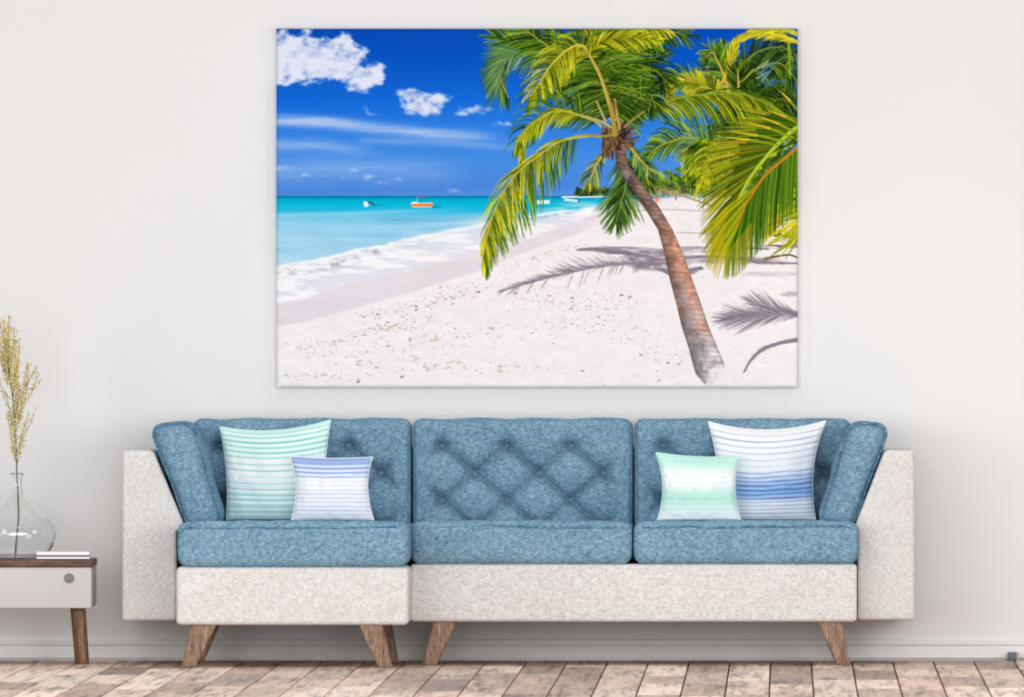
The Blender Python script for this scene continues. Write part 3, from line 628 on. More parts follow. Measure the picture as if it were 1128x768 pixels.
# ---------------------------------------------------------------- canvas print
def make_canvas():
    img, W, H = paint_beach()
    alb = np.clip(lin(img)*PRINT_GAIN, 0, .95)
    d = .040; yb = -.004
    x0, x1, z1, z0 = X(PX0, d), X(PX1, d), Z(PY0, d), Z(PY1, d)
    R = .014                                        # soft wrapped edge of the stretched canvas
    u = np.linspace(0, 1, W); v = np.linspace(0, 1, H)
    xs = x0+(x1-x0)*u; zs = z1+(z0-z1)*v
    GX, GZ = np.meshgrid(xs, zs)
    e = np.minimum(np.minimum(GX-x0, x1-GX), np.minimum(z1-GZ, GZ-z0)); t = np.clip(e/R, 0, 1)
    GY = -(d-R*(1-np.sqrt(np.clip(1-(1-t)**2, 0, 1)))*.97)
    V = np.stack([GX.ravel(), GY.ravel(), GZ.ravel()], 1); cols = alb.reshape(-1, 3)
    ii = np.arange(W*H).reshape(H, W)
    q = np.stack([ii[:-1, :-1], ii[1:, :-1], ii[1:, 1:], ii[:-1, 1:]], -1).reshape(-1, 4)
    # the picture carries on round the sides to the back
    ring = np.concatenate([ii[0, :-1], ii[:-1, -1], ii[-1, :0:-1], ii[:0:-1, 0]])
    n = len(ring); bv = V[ring].copy(); bv[:, 1] = yb
    base = len(V); V = np.vstack([V, bv]); cols = np.vstack([cols, cols[ring]])
    k = np.arange(n); k2 = (k+1) % n
    s = np.stack([ring[k], ring[k2], base+k2, base+k], -1)
    faces = np.vstack([q, s])
    me = bpy.data.meshes.new('canvas_picture')
    me.vertices.add(len(V)); me.loops.add(faces.size+n); me.polygons.add(len(faces)+1)
    org = np.array([(x0+x1)/2, 0, z0]); me.vertices.foreach_set('co', (V-org).astype(np.float32).ravel())
    back = (base+k)[::-1]
    me.loops.foreach_set('vertex_index', np.concatenate([faces.ravel(), back]).astype(np.int32))
    me.polygons.foreach_set('loop_start', np.concatenate([np.arange(0, faces.size, 4), [faces.size]]).astype(np.int32))
    me.update(calc_edges=True); me.validate()
    me.polygons.foreach_set('use_smooth', np.concatenate([np.ones(len(q), bool), np.zeros(n+1, bool)]))
    at = me.color_attributes.new('col', 'FLOAT_COLOR', 'POINT'); a = np.ones((len(V), 4), np.float32); a[:, :3] = cols; at.data.foreach_set('color', a.ravel())
    me.materials.append(attr_mat('printed_canvas', .8, .02))
    o = bpy.data.objects.new('canvas_picture', me); o.location = org; link(o)
    tag(o, 'large canvas print of a tropical beach with a leaning palm, hung above the sofa', 'picture')
    # stretcher bars behind the canvas, touching the wall
    return o
PRINT_GAIN = 1.02
make_canvas()

# ---------------------------------------------------------------- sofa
DM, DC, DA = .84, 1.22, .70            # front planes: main seat, chaise, arms (metres from the wall)
sofa = thing('sectional_sofa', (X(570, DM), -.45, 0), 'blue and cream sectional sofa with chaise on the left, standing against the wall', 'sofa')
def vnoise2(x, y, seed=0):
    r = np.random.RandomState(seed).rand(64, 64); xi = np.floor(x).astype(int); yi = np.floor(y).astype(int); fx = x-xi; fy = y-yi
    fx = fx*fx*(3-2*fx); fy = fy*fy*(3-2*fy)
    return (r[yi % 64, xi % 64]*(1-fx)+r[yi % 64, (xi+1) % 64]*fx)*(1-fy)+(r[(yi+1) % 64, xi % 64]*(1-fx)+r[(yi+1) % 64, (xi+1) % 64]*fx)*fy
def pq(pts, d): return [(X(a, d), Z(b, d)) for a, b in pts]
# bases
v, f = quadprism(pq([(194, 688.8), (450, 688.8), (450, 624.5), (194, 624.5)], DC), -DC, -.06, .016, (6, 6, 2), 4); mesh('chaise_base', v, f, M['cream'], sofa)
v, f = quadprism(pq([(451.4, 685.2), (944, 685.2), (944, 621.3), (451.4, 621.3)], DM), -DM, -.06, .014, (8, 4, 2), 4); mesh('seat_base', v, f, M['cream'], sofa)
# arms (front outline with a slanted inner edge)
def arm(xo, xtop, xknee, xbot, zt, zk, zb):
    """box lattice whose inner side follows the slanted line from the top down to the seat"""
    h = zt-zb; w = abs(xtop-xo); D = (DA-.045)
    v, f = rbox(w/2, D/2, h/2, .013, (4, 3, 40), 5)
    z = v[:, 2]+(zt+zb)/2
    xi = np.interp(z, [zb, zk, zk+.004, zt], [xbot, xbot, xknee, xtop])
    # distance from the outer side, kept at full roundness near both edges
    s_ = 1 if xtop > xo else -1
    a = v[:, 0]*s_+w/2                                    # 0 at the outer side, w at the inner side
    wi = (xi-xo)*s_
    a = np.where(a < .02, a, np.where(a > w-.02, wi-(w-a), .02+(a-.02)*(wi-.04)/(w-.04)))
    return np.stack([xo+s_*a, v[:, 1]-(DA+.045)/2, z], 1), f
v, f = arm(X(134.6, DA), X(168, DA), X(203.5, DA), X(194.3, DA), Z(495.8, DA), Z(582, DA), Z(684.3, DA)); mesh('arm', v, f, M['cream'], sofa)
v, f = arm(X(1007.4, DA), X(974.5, DA), X(941.3, DA), X(944.6, DA), Z(495.8, DA), Z(582, DA), Z(683.4, DA)); mesh('arm', v, f, M['cream'], sofa)
# low back panel behind the cushions
v, f = box(X(205, .05), X(940, .05), -.11, -.045, .14, .70, .012, (6, 1, 2)); mesh('back_panel', v, f, M['cream'], sofa)

# seat cushions
def seat_cushion(x0p, x1p, ytp, ybp, d, back, seed, sag):
    x0, x1, zt, zb = X(x0p, d), X(x1p, d), Z(ytp, d), Z(ybp, d)
    w, h = x1-x0, zt-zb; r = .030
    v, f = rbox(w/2, (d-back)/2, h/2, r, (40, 14, 6), 6)
    X_, Y_, Z_ = v[:, 0], v[:, 1], v[:, 2]
    L = (d-back)/2
    # soft crowned top, puckered just under the top front seam, faint vertical undulation of the front
    front = np.clip((-Y_-L+.05)/.05, 0, 1)
    n = vnoise2((X_+w)*26, Z_*9+seed, seed)-.5; n2 = vnoise2((X_+w)*9+3, Z_*4, seed+5)-.5
    v[:, 1] -= front*(n2*.018+n*.005)*(1-np.abs(Z_/h*2)**4)
    seam = np.exp(-((Z_-(h/2-.022))/.006)**2)*front
    v[:, 1] += seam*.004
    top = np.clip((Z_-h/2+.02)/.02, 0, 1)
    back_t = np.clip((Y_+L-.05)/(2*L-.05-.30), 0, 1); v[:, 2] -= top*sag*back_t*back_t*(3-2*back_t)
    v[:, 2] += top*(-.006*(np.abs(X_)/(w/2))**4+.004*n)*(1)
    end = np.clip((np.abs(X_)-w/2+.04)/.04, 0, 1); v[:, 0] += np.sign(X_)*end*.004*(1-(Z_/h*2)**2)
    v[:, 0] -= np.sign(X_)*.004
    c = np.array([(x0+x1)/2, -(d+back)/2, (zt+zb)/2])
    o = mesh('seat_cushion', v+c, f, M['blue'], sofa)
    # piping seam along the top front edge
    xs = np.linspace(-w/2+.016, w/2-.016, 90); wob = (vnoise2((xs+w)*13, xs*0+seed, seed+2)-.5)*.007
    ez = np.minimum(1, (w/2-np.abs(xs)-.012)/.03); zz = h/2-.021+wob-.014*(1-np.clip(ez, 0, 1))**2
    yy = np.full_like(xs, -L+.0035)+.006*(1-np.clip(ez, 0, 1))**2
    P = np.stack([xs, yy, zz], 1)+c
    mesh('piping', *tube(P, .0036, 6), M['piping'], o)
    return o
seat_cushion(195.2, 450.6, 573.6, 625, DC+.012, .16, 3, .015)
seat_cushion(451.6, 696.6, 573.2, 621.8, DM+.012, .16, 14, .013)
seat_cushion(697.6, 946.0, 573.2, 621.8, DM+.012, .16, 25, .013)

SEAT_TOP = .4590                       # height of the sagging seat under the pillows
# tufted back cushions with buttons
def back_cushion(x0p, x1p, bx, seed, dfront=.285):
    d = dfront; x0, x1, zt, zb = X(x0p, d), X(x1p, d), Z(461.5, d), .40
    w, h = x1-x0, zt-zb; th = d-.11; r = .030
    sc = (DIST-d)/FPX
    bX, bZ = X(bx, d), Z(490.6, d); PXX, PZ = 71*sc, 30.4*sc
    buttons = []
    for row in range(3):
        for k in range(-3, 8):
            px = bx+71*k+(35.5 if row == 1 else 0)
            if x0p+24 < px < x1p-24: buttons.append((X(px, d), Z(490.6+30.4*row, d)))
    def height(x, z):
        zz = bZ-z
        a = ((x-bX)/PXX+zz/(2*PZ)); b = ((x-bX)/PXX-zz/(2*PZ))
        ca = np.abs((a-np.round(a))); cb = np.abs((b-np.round(b)))
        # creases: sharp along one diagonal, soft along the other
        ka = 1-.6*np.exp(-(ca/.09)**1.0); kb = 1-1.0*np.exp(-(cb/.085)**.9)
        dia = np.minimum(ka, 1)*.5*kb+.5*kb*ka
        dome = (np.abs(np.sin(np.pi*a))*np.abs(np.sin(np.pi*b)))**.5
        hgt = .66*dia+.34*dome
        # beyond the outer buttons the diagonals turn into vertical pleats
        up = np.clip((-zz)/(.045), 0, 1)
        pl = np.abs((x-bX)/PXX-np.round((x-bX)/PXX)); ple = 1-.55*np.exp(-(pl/.10)**1.3)*(1-.6*up)
        t = np.clip((-zz+.004)/.02, 0, 1); hgt = hgt*(1-t)+ple*t
        side = np.minimum(x-x0, x1-x); s = np.clip((side-.035)/.05, 0, 1); s = s*s*(3-2*s)
        hgt = hgt*s+.86*(1-s)
        for (qx, qz) in buttons:
            hgt = hgt-.50*np.exp(-(((x-qx)/.020)**2+((z-qz)/.018)**2))
        return hgt
    v, f = rbox(w/2, th/2, h/2, r, (130, 2, 92), 5)
    cx, cz = (x0+x1)/2, (zt+zb)/2; cy = -(d+.11)/2
    gx_, gz_ = v[:, 0]+cx, v[:, 2]+cz
    fr = np.clip(-v[:, 1]/(th/2), 0, 1)**2
    hg = height(gx_, gz_)
    v[:, 1] -= fr*(hg-.75)*.055
    topm = np.clip((v[:, 2]-h/2+.03)/.03, 0, 1)
    xx = (gx_-bX)/PXX; v[:, 2] += topm*(.004*np.abs(np.sin(np.pi*xx))-.002+.003*(vnoise2(gx_*18, gz_*0+seed, seed)-.5))
    v[:, 0] -= np.sign(v[:, 0])*.0012
    o = mesh('back_cushion', v+np.array([cx, cy, cz]), f, M['blue'], sofa)
    for (qx, qz) in buttons:
        hh = float(height(np.array([qx]), np.array([qz]))[0]); yb = -d-(hh-.75)*.055
        bv, bf = lathe([(.0005, .0040), (.0045, .0037), (.0078, .0020), (.0090, -.001), (.0080, -.005)], 0, 0, 14)
        bv = np.array(bv); bv = np.stack([bv[:, 0]+qx, -bv[:, 2]+yb-.012, bv[:, 1]+qz], 1)
        mesh('button', bv, bf, M['blue'], o)
    # thin seam near the sides of the front face
    for s_ in (-1, 1):
        xs = cx+s_*(w/2-.013); zs = np.linspace(zb+.03, zt-.02, 40); P = np.stack([np.full(40, xs), np.full(40, -d-.001)+.004, zs], 1)
        mesh('piping', *tube(P, .003, 6), M['piping'], o)
    return o
back_cushion(212, 453.2, 242, 5); back_cushion(454.2, 697.4, 487, 6); back_cushion(698.4, 938, 731, 7)

# slanted arm cushions
def arm_cushion(q, seamL):
    d0, d1 = .20, .66
    def dfm(v, w, h):
        x, y, z = v[:, 0], v[:, 1], v[:, 2]
        D = (d1-d0)/2
        b = (1-(y/D)**2)*(1-(2*z/h)**2)*.006*np.clip(np.abs(x)/(w/2), 0, 1)
        v[:, 0] += np.sign(x)*b+np.clip(np.abs(x)/(w/2), 0, 1)*np.sign(x)*.003*np.sin(z*38)
        v[:, 1] -= np.clip(-y/D, 0, 1)**3*.006*(1-(2*x/w)**2)
        return v
    Q = pq(q, d1)
    v, f = quadprism(Q, -d1, -d0, .046, (5, 10, 16), 7, dfm)
    o = mesh('arm_cushion', v, f, M['blue'], sofa)
    # piping round the front face
    Qc = np.array(Q); c = Qc.mean(0); ring = []
    for i in range(4):
        a, b, e = Qc[i-1], Qc[i], Qc[(i+1) % 4]; da = (a-b)/np.linalg.norm(a-b); de = (e-b)/np.linalg.norm(e-b)
        p, s = b+da*.054, b+de*.054; bb = b
        for k in range(7):
            t = k/6; ring.append((1-t)**2*p+2*t*(1-t)*bb+t*t*s)
    ring = np.array(ring); full = []
    for i in range(len(ring)):
        a, b = ring[i], ring[(i+1) % len(ring)]; m_ = max(1, int(np.linalg.norm(b-a)/.012))
        for k in range(m_): full.append(a+(b-a)*k/m_)
    full = np.array(full); full = c+(full-c)*(1-.006/np.maximum(np.linalg.norm(full-c, axis=1), .03))[:, None]
    P = np.stack([full[:, 0], np.full(len(full), -d1+.006), full[:, 1]], 1)
    mesh('piping', *tube(P, .0034, 6, closed=True), M['piping'], o)
arm_cushion([(206.5, 585), (247.6, 580), (213.5, 463), (162.5, 467.5)], 1)
arm_cushion([(899.4, 580), (939.5, 585), (982.5, 467.5), (935, 463)], 0)

# legs: flat tapered wood, leaning outwards
def sofa_leg(top, bot, yt, yb, d, dep=(.05, .034), lean=0.0):
    (xa, xb), (xc, xd) = top, bot                    # px left/right at top and bottom
    zt = Z(yt, d); q = [(X(xc, d), 0.0), (X(xd, d), 0.0), (X(xb, d), zt+.012), (X(xa, d), zt+.012)]
    v, f = quadprism(q, -dep[0]/2, dep[0]/2, .006, (1, 1, 6), 3)
    t = np.clip(v[:, 2]/zt, 0, 1); v[:, 1] *= (dep[1]/dep[0]+(1-dep[1]/dep[0])*t); v[:, 1] += -d+dep[1]/2+.001+lean*(1-t)
    return mesh('leg', v, f, M['leg'], sofa)
D_ = DC-.035
sofa_leg((211.8, 240), (199.3, 215.5), 689, 735.6, D_); sofa_leg((392.8, 421), (416.9, 432.5), 689, 735.6, D_)
sofa_leg((477.6, 505.5), (465, 481), 686, 732.3, DM-.03); sofa_leg((898.8, 926.4), (922.4, 936.6), 686, 731.6, DM-.03)
r_ = .40
sofa_leg((209+8.5, 236+8.5), (202+6, 218+6), 687, 730, r_); sofa_leg((394+5, 422+8.5), (419+4, 433+6), 687, 730, r_)
sofa_leg((482, 505.5), (470, 483), 687, 728, .22); sofa_leg((900, 924), (919.5, 931.5), 687, 728, .22)

# ---------------------------------------------------------------- throw pillows
def pillow(name, label, bl, br, tr, tl, left, right, top, dbot, dtop, thick, stripes, seed, piping=None, weave=.06, zb=None):
    """outline in photo pixels; left/right/top = mid points of the drawn-in sides; stripes(v, u) -> sRGB"""
    NU, NV = 90, 120
    dm = .5*(dbot+dtop)
    def quad3(a, m, b, t):     # curve through three points
        return [(1-t)*((1-2*t))*a[k]+4*t*(1-t)*m[k]+t*(2*t-1)*b[k] for k in (0, 1)]
    bot = ((bl[0]+br[0])/2, (bl[1]+br[1])/2)
    U = .5-.5*np.cos(np.pi*np.linspace(0, 1, NU)); Vv = .5-.5*np.cos(np.pi*np.linspace(0, 1, NV))
    u, v = np.meshgrid(U, Vv)
    def arr(fn): return np.array(fn)
    Lc = np.array(quad3(bl, left, tl, v)); Rc = np.array(quad3(br, right, tr, v)); Bc = np.array(quad3(bl, bot, br, u)); Tc = np.array(quad3(tl, top, tr, u))
    P = (1-u)*Lc+u*Rc+(1-v)*Bc+v*Tc
    for k in (0, 1): P[k] -= (1-u)*(1-v)*bl[k]+u*(1-v)*br[k]+u*v*tr[k]+(1-u)*v*tl[k]
    prof = (np.clip(4*u*(1-u), 0, 1)*np.clip(4*v*(1-v), 0, 1))**.42
    wr = (vnoise2(u*7+seed, v*5, seed)-.5)*.20+(vnoise2(u*16, v*9+seed, seed+3)-.5)*.08
    edge = np.exp(-np.minimum(np.minimum(u, 1-u), np.minimum(v, 1-v))/.10)
    pk = edge*(vnoise2(u*26+seed, v*26, seed+4)-.5)*.22
    T = thick*np.clip(prof*(1+wr)+pk*prof, 0, 2)
    dd = dbot+(dtop-dbot)*v
    parts = []
    for s in (1, -1):
        D3 = dd+s*T
        x = X(P[0], dm); z = Z(P[1], dm)
        z = np.maximum(z, SEAT_TOP+.0040)
        parts.append(np.stack([x, -D3, z], -1).reshape(-1, 3))
    ii = np.arange(NU*NV).reshape(NV, NU); fr = np.stack([ii[:-1, :-1], ii[:-1, 1:], ii[1:, 1:], ii[1:, :-1]], -1).reshape(-1, 4)
    ring = np.concatenate([ii[0, :-1], ii[:-1, -1], ii[-1, :0:-1], ii[:0:-1, 0]]); n = len(ring)
    # the back shares the rim of the front
    remap = np.arange(NU*NV)+NU*NV; remap[ring] = ring
    bk = remap[fr][:, ::-1]
    V = np.vstack(parts); F = np.vstack([fr, bk])
    used = np.zeros(len(V), bool); used[F.ravel()] = True; new = np.cumsum(used)-1; V = V[used]; F = new[F]
    rng = np.random.RandomState(seed); colr = 1.03*lin(np.clip(stripes(v+(vnoise2(u*3+seed, v*2, seed+8)-.5)*.012, u), 0, 1)).reshape(-1, 3); colr = np.minimum(colr, .93)
    cols = np.vstack([colr, colr])[used]
    cx, cz = X(bot[0], dm), Z(bot[1], dm)
    root = thing(name, (cx, -dbot, cz), label, 'pillow', None)
    mesh('cover', V, F, attr_mat(name+'_cotton', .9, .08, weave), root, cols=cols)
    P3 = parts[0][ring]; dr = dd.reshape(-1)[ring]; P3 = np.stack([P3[:, 0], -dr, P3[:, 2]], 1)
    mesh('piping', *tube(P3, .0028, 6, closed=True), piping, root)
    return root
def bands(v, stops, lines, soft=.004):
    c = np.stack([np.interp(v, [s[0] for s in stops], [s[1][k]/255 for s in stops]) for k in range(3)], -1)
    for (p, w, col_, a) in lines:
        m = a*np.clip((w-np.abs(v-p))/soft+.5, 0, 1)[..., None]; c = c*(1-m)+np.array(col_)/255*m
    return c
mint, wht = (134, 214, 196), (246, 248, 248)
def st_mint(v, u):
    L = []
    for p, w, a in [(.965, .006, .5), (.92, .006, .8), (.865, .007, 1), (.81, .007, .9), (.755, .007, 1), (.70, .006, .8), (.63, .006, .7), (.56, .006, .8), (.49, .005, .7), (.42, .006, .6), (.355, .007, .8), (.29, .007, 1), (.235, .006, .8)]:
        L.append((p, w, (112, 202, 184), a)); L.append((p-.018, .008, (250, 252, 252), .7))
    for p in (.33, .205, .135, .08): L.append((p, .010, (240, 246, 248), .75))
    return bands(v, [(0, (176, 210, 216)), (.12, (170, 214, 214)), (.25, (186, 224, 222)), (.34, (216, 230, 234)), (.5, (238, 243, 246)), (.64, (242, 247, 248)), (.72, (220, 246, 240)), (.86, (210, 245, 236)), (1, (214, 250, 241))], L)
def st_blue(v, u):
    L = []
    for p, w in [(.90, .022), (.82, .020), (.745, .014), (.675, .009)]:
        L.append((p, w, (148, 174, 224), .85)); L.append((p-.034, .010, (250, 250, 254), .9))
    for p, w, a in [(.60, .006, .4), (.54, .005, .35), (.46, .006, .6), (.405, .007, .7), (.34, .007, .55), (.285, .008, .7), (.22, .007, .6), (.16, .007, .7), (.10, .006, .6), (.05, .006, .5)]:
        L.append((p, w, (176, 184, 216), a))
    return bands(v, [(0, (226, 228, 238)), (.3, (240, 240, 247)), (.6, (244, 244, 250)), (.72, (206, 218, 242)), (.88, (184, 202, 236)), (.97, (152, 178, 226)), (1, (146, 174, 224))], L)
def st_blue2(v, u):
    L = []
    for p, w, c, a in [(.93, .005, (150, 170, 220), .7), (.865, .006, (140, 160, 210), .8), (.80, .007, (150, 164, 206), .8), (.735, .007, (170, 178, 210), .8), (.665, .006, (180, 186, 214), .7), (.60, .005, (180, 186, 214), .4),
                       (.525, .006, (124, 156, 204), .9), (.475, .007, (114, 150, 202), 1), (.43, .008, (104, 142, 196), 1), (.385, .012, (98, 140, 198), 1), (.335, .014, (92, 138, 200), 1), (.29, .012, (100, 144, 204), 1), (.245, .008, (100, 136, 188), 1), (.205, .005, (150, 166, 200), .9), (.165, .005, (150, 160, 190), .8), (.125, .005, (160, 168, 196), .8), (.085, .006, (146, 158, 190), .8), (.045, .005, (160, 168, 194), .6)]:
        L.append((p, w, c, a))
    return bands(v, [(0, (226, 230, 238)), (.2, (226, 232, 242)), (.28, (160, 190, 232)), (.40, (170, 196, 232)), (.48, (208, 220, 240)), (.55, (232, 236, 244)), (1, (248, 248, 252))], L)
def st_mint2(v, u):
    L = []
    for k, p in enumerate(np.linspace(.03, .95, 24)): L.append((p, .008, (240, 250, 248) if k % 2 else (196, 226, 220), .28))
    return bands(v, [(0, (238, 244, 246)), (.12, (224, 236, 236)), (.24, (206, 234, 226)), (.36, (176, 226, 210)), (.46, (206, 236, 226)), (.56, (240, 244, 246)), (.72, (246, 250, 250)), (.80, (222, 244, 236)), (.9, (188, 236, 220)), (1, (196, 240, 226))], L, .01)
wp = plain('white_piping', rgb(246, 248, 250), .8, .1); mp_ = plain('mint_piping', rgb(206, 240, 230), .8, .1)
pillow('throw_pillow', 'large mint green striped pillow leaning at the left end of the sofa', (250, 574.5), (356, 574.5), (363.5, 463), (242, 470.5), (249.8, 522), (357, 520), (302, 474.5), .44, .355, .055, st_mint, 3, mp_)
pillow('throw_pillow', 'small white pillow with blue stripes in front of the large mint striped pillow', (321, 575), (412.3, 575), (410, 504), (319.5, 503), (326.5, 537), (404.8, 537), (365, 505.5), .585, .525, .050, st_blue, 7, wp)
pillow('throw_pillow', 'large white pillow with dark blue stripes across its lower half, at the right end', (792, 574), (898.5, 574), (909.5, 464), (780.5, 465), (791.5, 520), (895.5, 518), (845, 474), .44, .355, .055, st_blue2, 11, wp)
pillow('throw_pillow', 'small pale mint and white banded pillow in front of the large blue striped one', (723.5, 575), (816.5, 575), (814, 503), (722.5, 499), (730.2, 537), (809.5, 538), (768, 503.5), .585, .525, .050, st_mint2, 17, mp_)

# ---------------------------------------------------------------- side table
DT, DB = .72, .30
tx0, tx1 = X(-190, DT), X(101.3, DT)
table = thing('side_table', ((tx0+tx1)/2, -(DT+DB)/2, 0), 'white one-drawer side table with a walnut top and round legs, left of the sofa', 'table')
mesh('tabletop', *box(tx0-.002, tx1+.001, -DT, -DB, Z(624.6, DT), Z(616.4, DT), .0025, (1, 1, 1), 2), M['walnut'], table)
zb_, zt_ = Z(670.4, DT), Z(624.6, DT)
mesh('cabinet_body', *box(tx0+.001, tx1-.001, -DT+.018, -DB-.004, zb_+.002, zt_, .010, (1, 1, 1), 4), M['table'], table)
dr = mesh('drawer', *box(tx0+.001, tx1-.001, -DT+.004, -DT+.017, zb_, zt_-.001, .0055, (1, 1, 1), 4), M['table'], table)
kx, kz = X(76, DT), Z(637, DT)
def disc(r, y0, y1, cx, cz, n=40, bev=.001):
    v, f = lathe([(.0003, 0), (r-bev, 0), (r, bev), (r, y0-y1)], 0, 0, n); v = np.array(v); return np.stack([cx+v[:, 0], -y0+v[:, 2], cz+v[:, 1]], 1), f
kn = mesh('knob', *disc(.0158, DT+.006, DT-.006, kx, kz), M['knob'], dr); tag(kn, 'flat round grey knob')
v, f = lathe([(.0160, 0), (.0172, -.0012), (.0186, -.0012), (.0196, .0012), (.0196, .004)], 0, 0, 40)
v, f = lathe([(.0159, .003), (.0165, 0), (.0185, 0), (.0190, .003)], 0, 0, 40); f = f[:-2]; v = np.array(v)
mesh('knob_ring', np.stack([kx+v[:, 0], -(DT-.003)+v[:, 2]-.0, kz+v[:, 1]], 1), f, M['ring'], dr)
def table_leg(xt, xb_, d, dy):
    zt2 = zb_+.006; ts = np.linspace(0, 1, 8); P = [(X(xt, d)+(X(xb_, d)-X(xt, d))*t, -d+dy*t, zt2*(1-t)) for t in ts]; R = [.0215+( .0186-.0215)*t for t in ts]
    mesh('leg', *tube(P, R, 24), M['tableleg'], table)
table_leg(86.6, 92, DT-.065, 0); table_leg(-176, -181, DT-.065, 0); table_leg(84.5, 89, DB+.10, 0); table_leg(-176, -181, DB+.10, 0)

# ---------------------------------------------------------------- vase
DV = .52; ztab = Z(616.4, DT); sc_ = (DIST-DV)/FPX; vx = X(18.6, DV)
def vz(py): return ztab+(615.2-py)*sc_
outer = [(0.2, 615.2), (24, 615.2), (28, 614.2), (33, 611), (38, 605), (41.4, 598), (43, 590), (42.2, 582), (39.5, 575), (35, 568.5), (28, 561.5), (20, 555), (12, 548.5), (7.6, 543), (5.6, 537), (5.4, 532), (6.3, 526), (7.5, 521.4)]
t_ = 1.1
inner = [(6.5, 521.4), (5.3, 526), (4.4, 532), (4.6, 537.4), (6.5, 543.8), (10.8, 549.6), (19, 556.4), (27, 563), (33.8, 569.6), (38.2, 576), (40.9, 582.6), (41.6, 590), (40, 597.4), (36.8, 603.8), (32.4, 609.8), (27.4, 612.9), (23, 614.0), (0.2, 614.0)]
def smooth(p, n=4):
    P = np.array(p, float); out = []
    E = np.vstack([2*P[0]-P[1], P, 2*P[-1]-P[-2]])
    for i in range(1, len(E)-2):
        for k in range(n):
            t = k/n; a, b, c, d = E[i-1:i+3]; out.append(.5*(2*b+(c-a)*t+(2*a-5*b+4*c-d)*t*t+(3*b-a-3*c+d)*t**3))
    out.append(P[-1]); return [(max(a, .1), b) for a, b in out]
prof = [(r*sc_, vz(y)+.0004) for r, y in smooth(outer)+smooth(inner)]
gm, gt, gb = new_mat('clear_glass', .0, .5)
gb.inputs['Transmission Weight'].default_value = 1; gb.inputs['IOR'].default_value = 1.45; gb.inputs['Base Color'].default_value = (.985, .998, .998, 1)
vase = mesh('glass_vase', *lathe(prof, vx, -DV, 72), gm, loc=(vx, -DV, ztab)); tag(vase, 'clear round-bellied glass vase with a narrow neck on the side table', 'vase')

# ---------------------------------------------------------------- dried flower branch
br = thing('dried_flower_branch', (vx, -DV, vz(612)), 'tall dried branch of small yellow blossoms standing in the glass vase', 'dried flowers')
def P3(px, py, dy=0.0): return np.array([X(px, DV), -DV+dy, vz(py)])
def sp3(P, n):
    P = np.array(P, float); E = np.vstack([2*P[0]-P[1], P, 2*P[-1]-P[-2]]); out = []
    for i in range(1, len(E)-2):
        for k in range(6):
            t = k/6; a, b, c, d = E[i-1:i+3]; out.append(.5*(2*b+(c-a)*t+(2*a-5*b+4*c-d)*t*t+(3*b-a-3*c+d)*t**3))
    out.append(P[-1]); out = np.array(out); s = np.r_[0, np.cumsum(np.linalg.norm(np.diff(out, axis=0), axis=1))]; q = np.linspace(0, s[-1], n)
    return np.stack([np.interp(q, s, out[:, k]) for k in range(3)], 1)
main = sp3([P3(16.6, 612.2), P3(18.6, 590), P3(20.4, 570), P3(19.8, 545), P3(18.6, 520), P3(18, 500), P3(16.5, 470), P3(14, 440, .01), P3(9, 405, .02), P3(3, 370, .02), P3(-2, 350, .02)], 60)
st = mesh('stem', *tube(main, np.linspace(.0028, .0012, 60), 8), M['stem'], br)
rnd = random.Random(11); twigs, seeds, scol = [], [], []
PALS = [(228, 206, 124), (238, 222, 156), (214, 186, 88), (246, 236, 190), (198, 168, 84), (250, 244, 216), (230, 208, 92)]
def blossom(p, s):
    # small papery bud: a twisted five-sided spindle
    ax = np.array([rnd.gauss(0, .6), rnd.gauss(0, .6), 1.0]); ax /= np.linalg.norm(ax)
    a = np.cross(ax, (1, .3, .1)); a /= np.linalg.norm(a); b = np.cross(ax, a)
    V = [p-ax*s]; 
    for (h, r) in ((-.2, .62), (.45, .5)):
        for j in range(5):
            t = 2*math.pi*j/5+h; V.append(p+ax*s*h+(a*math.cos(t)+b*math.sin(t))*s*r*rnd.uniform(.7, 1.2))
    V.append(p+ax*s)
    F = [[0, 1+(j+1) % 5, 1+j] for j in range(5)]+[[1+j, 1+(j+1) % 5, 6+(j+1) % 5, 6+j] for j in range(5)]+[[11, 6+j, 6+(j+1) % 5] for j in range(5)]
    seeds.append((V, F)); c = np.array(PALS[rnd.randrange(7)])*rnd.uniform(.85, 1.08); scol.append(np.tile(lin(np.clip(c, 0, 255)/255), (12, 1)))
# twigs: start, end (photo px), number of blossoms, spread px
TW = [((18, 500), (14, 455), 60, 2.0), ((18, 505), (8, 452), 70, 1.8), ((17.5, 508), (12, 490), 22, 1.4), ((18.5, 512), (29, 470), 60, 2.2), ((18, 500), (32, 452), 26, 2.4), ((17, 486), (40, 448), 9, .6),
      ((17, 478), (31, 425), 70, 2.2), ((17, 470), (28, 412), 60, 2.0), ((16.5, 470), (18, 420), 110, 3.0), ((16, 462), (22, 425), 70, 2.6), ((31, 440), (42, 410), 26, 2.2), ((30, 430), (45, 418), 8, .8), ((28, 430), (30, 398), 60, 1.8), ((29, 425), (40, 402), 22, 2.4),
      ((15, 455), (2, 430), 10, 2.0), ((12, 440), (0, 415), 14, 2.0), ((14, 440), (17, 380), 170, 2.6), ((13, 435), (20, 395), 120, 2.2), ((12, 430), (7, 372), 160, 3.0), ((10, 415), (11, 355), 130, 3.2), ((9, 410), (16, 360), 60, 3.0), ((8, 405), (4, 350), 130, 3.0), ((6, 400), (-3, 352), 90, 3.0),
      ((9, 425), (3, 385), 110, 2.4), ((5, 410), (-6, 365), 80, 3), ((14, 470), (6, 430), 16, 2), ((18, 470), (24, 430), 30, 2), ((26, 470), (37, 455), 6, .8), ((20, 500), (26, 480), 20, 1.2), ((14, 425), (22, 372), 40, 2.2), ((9, 390), (10, 347), 40, 3)]
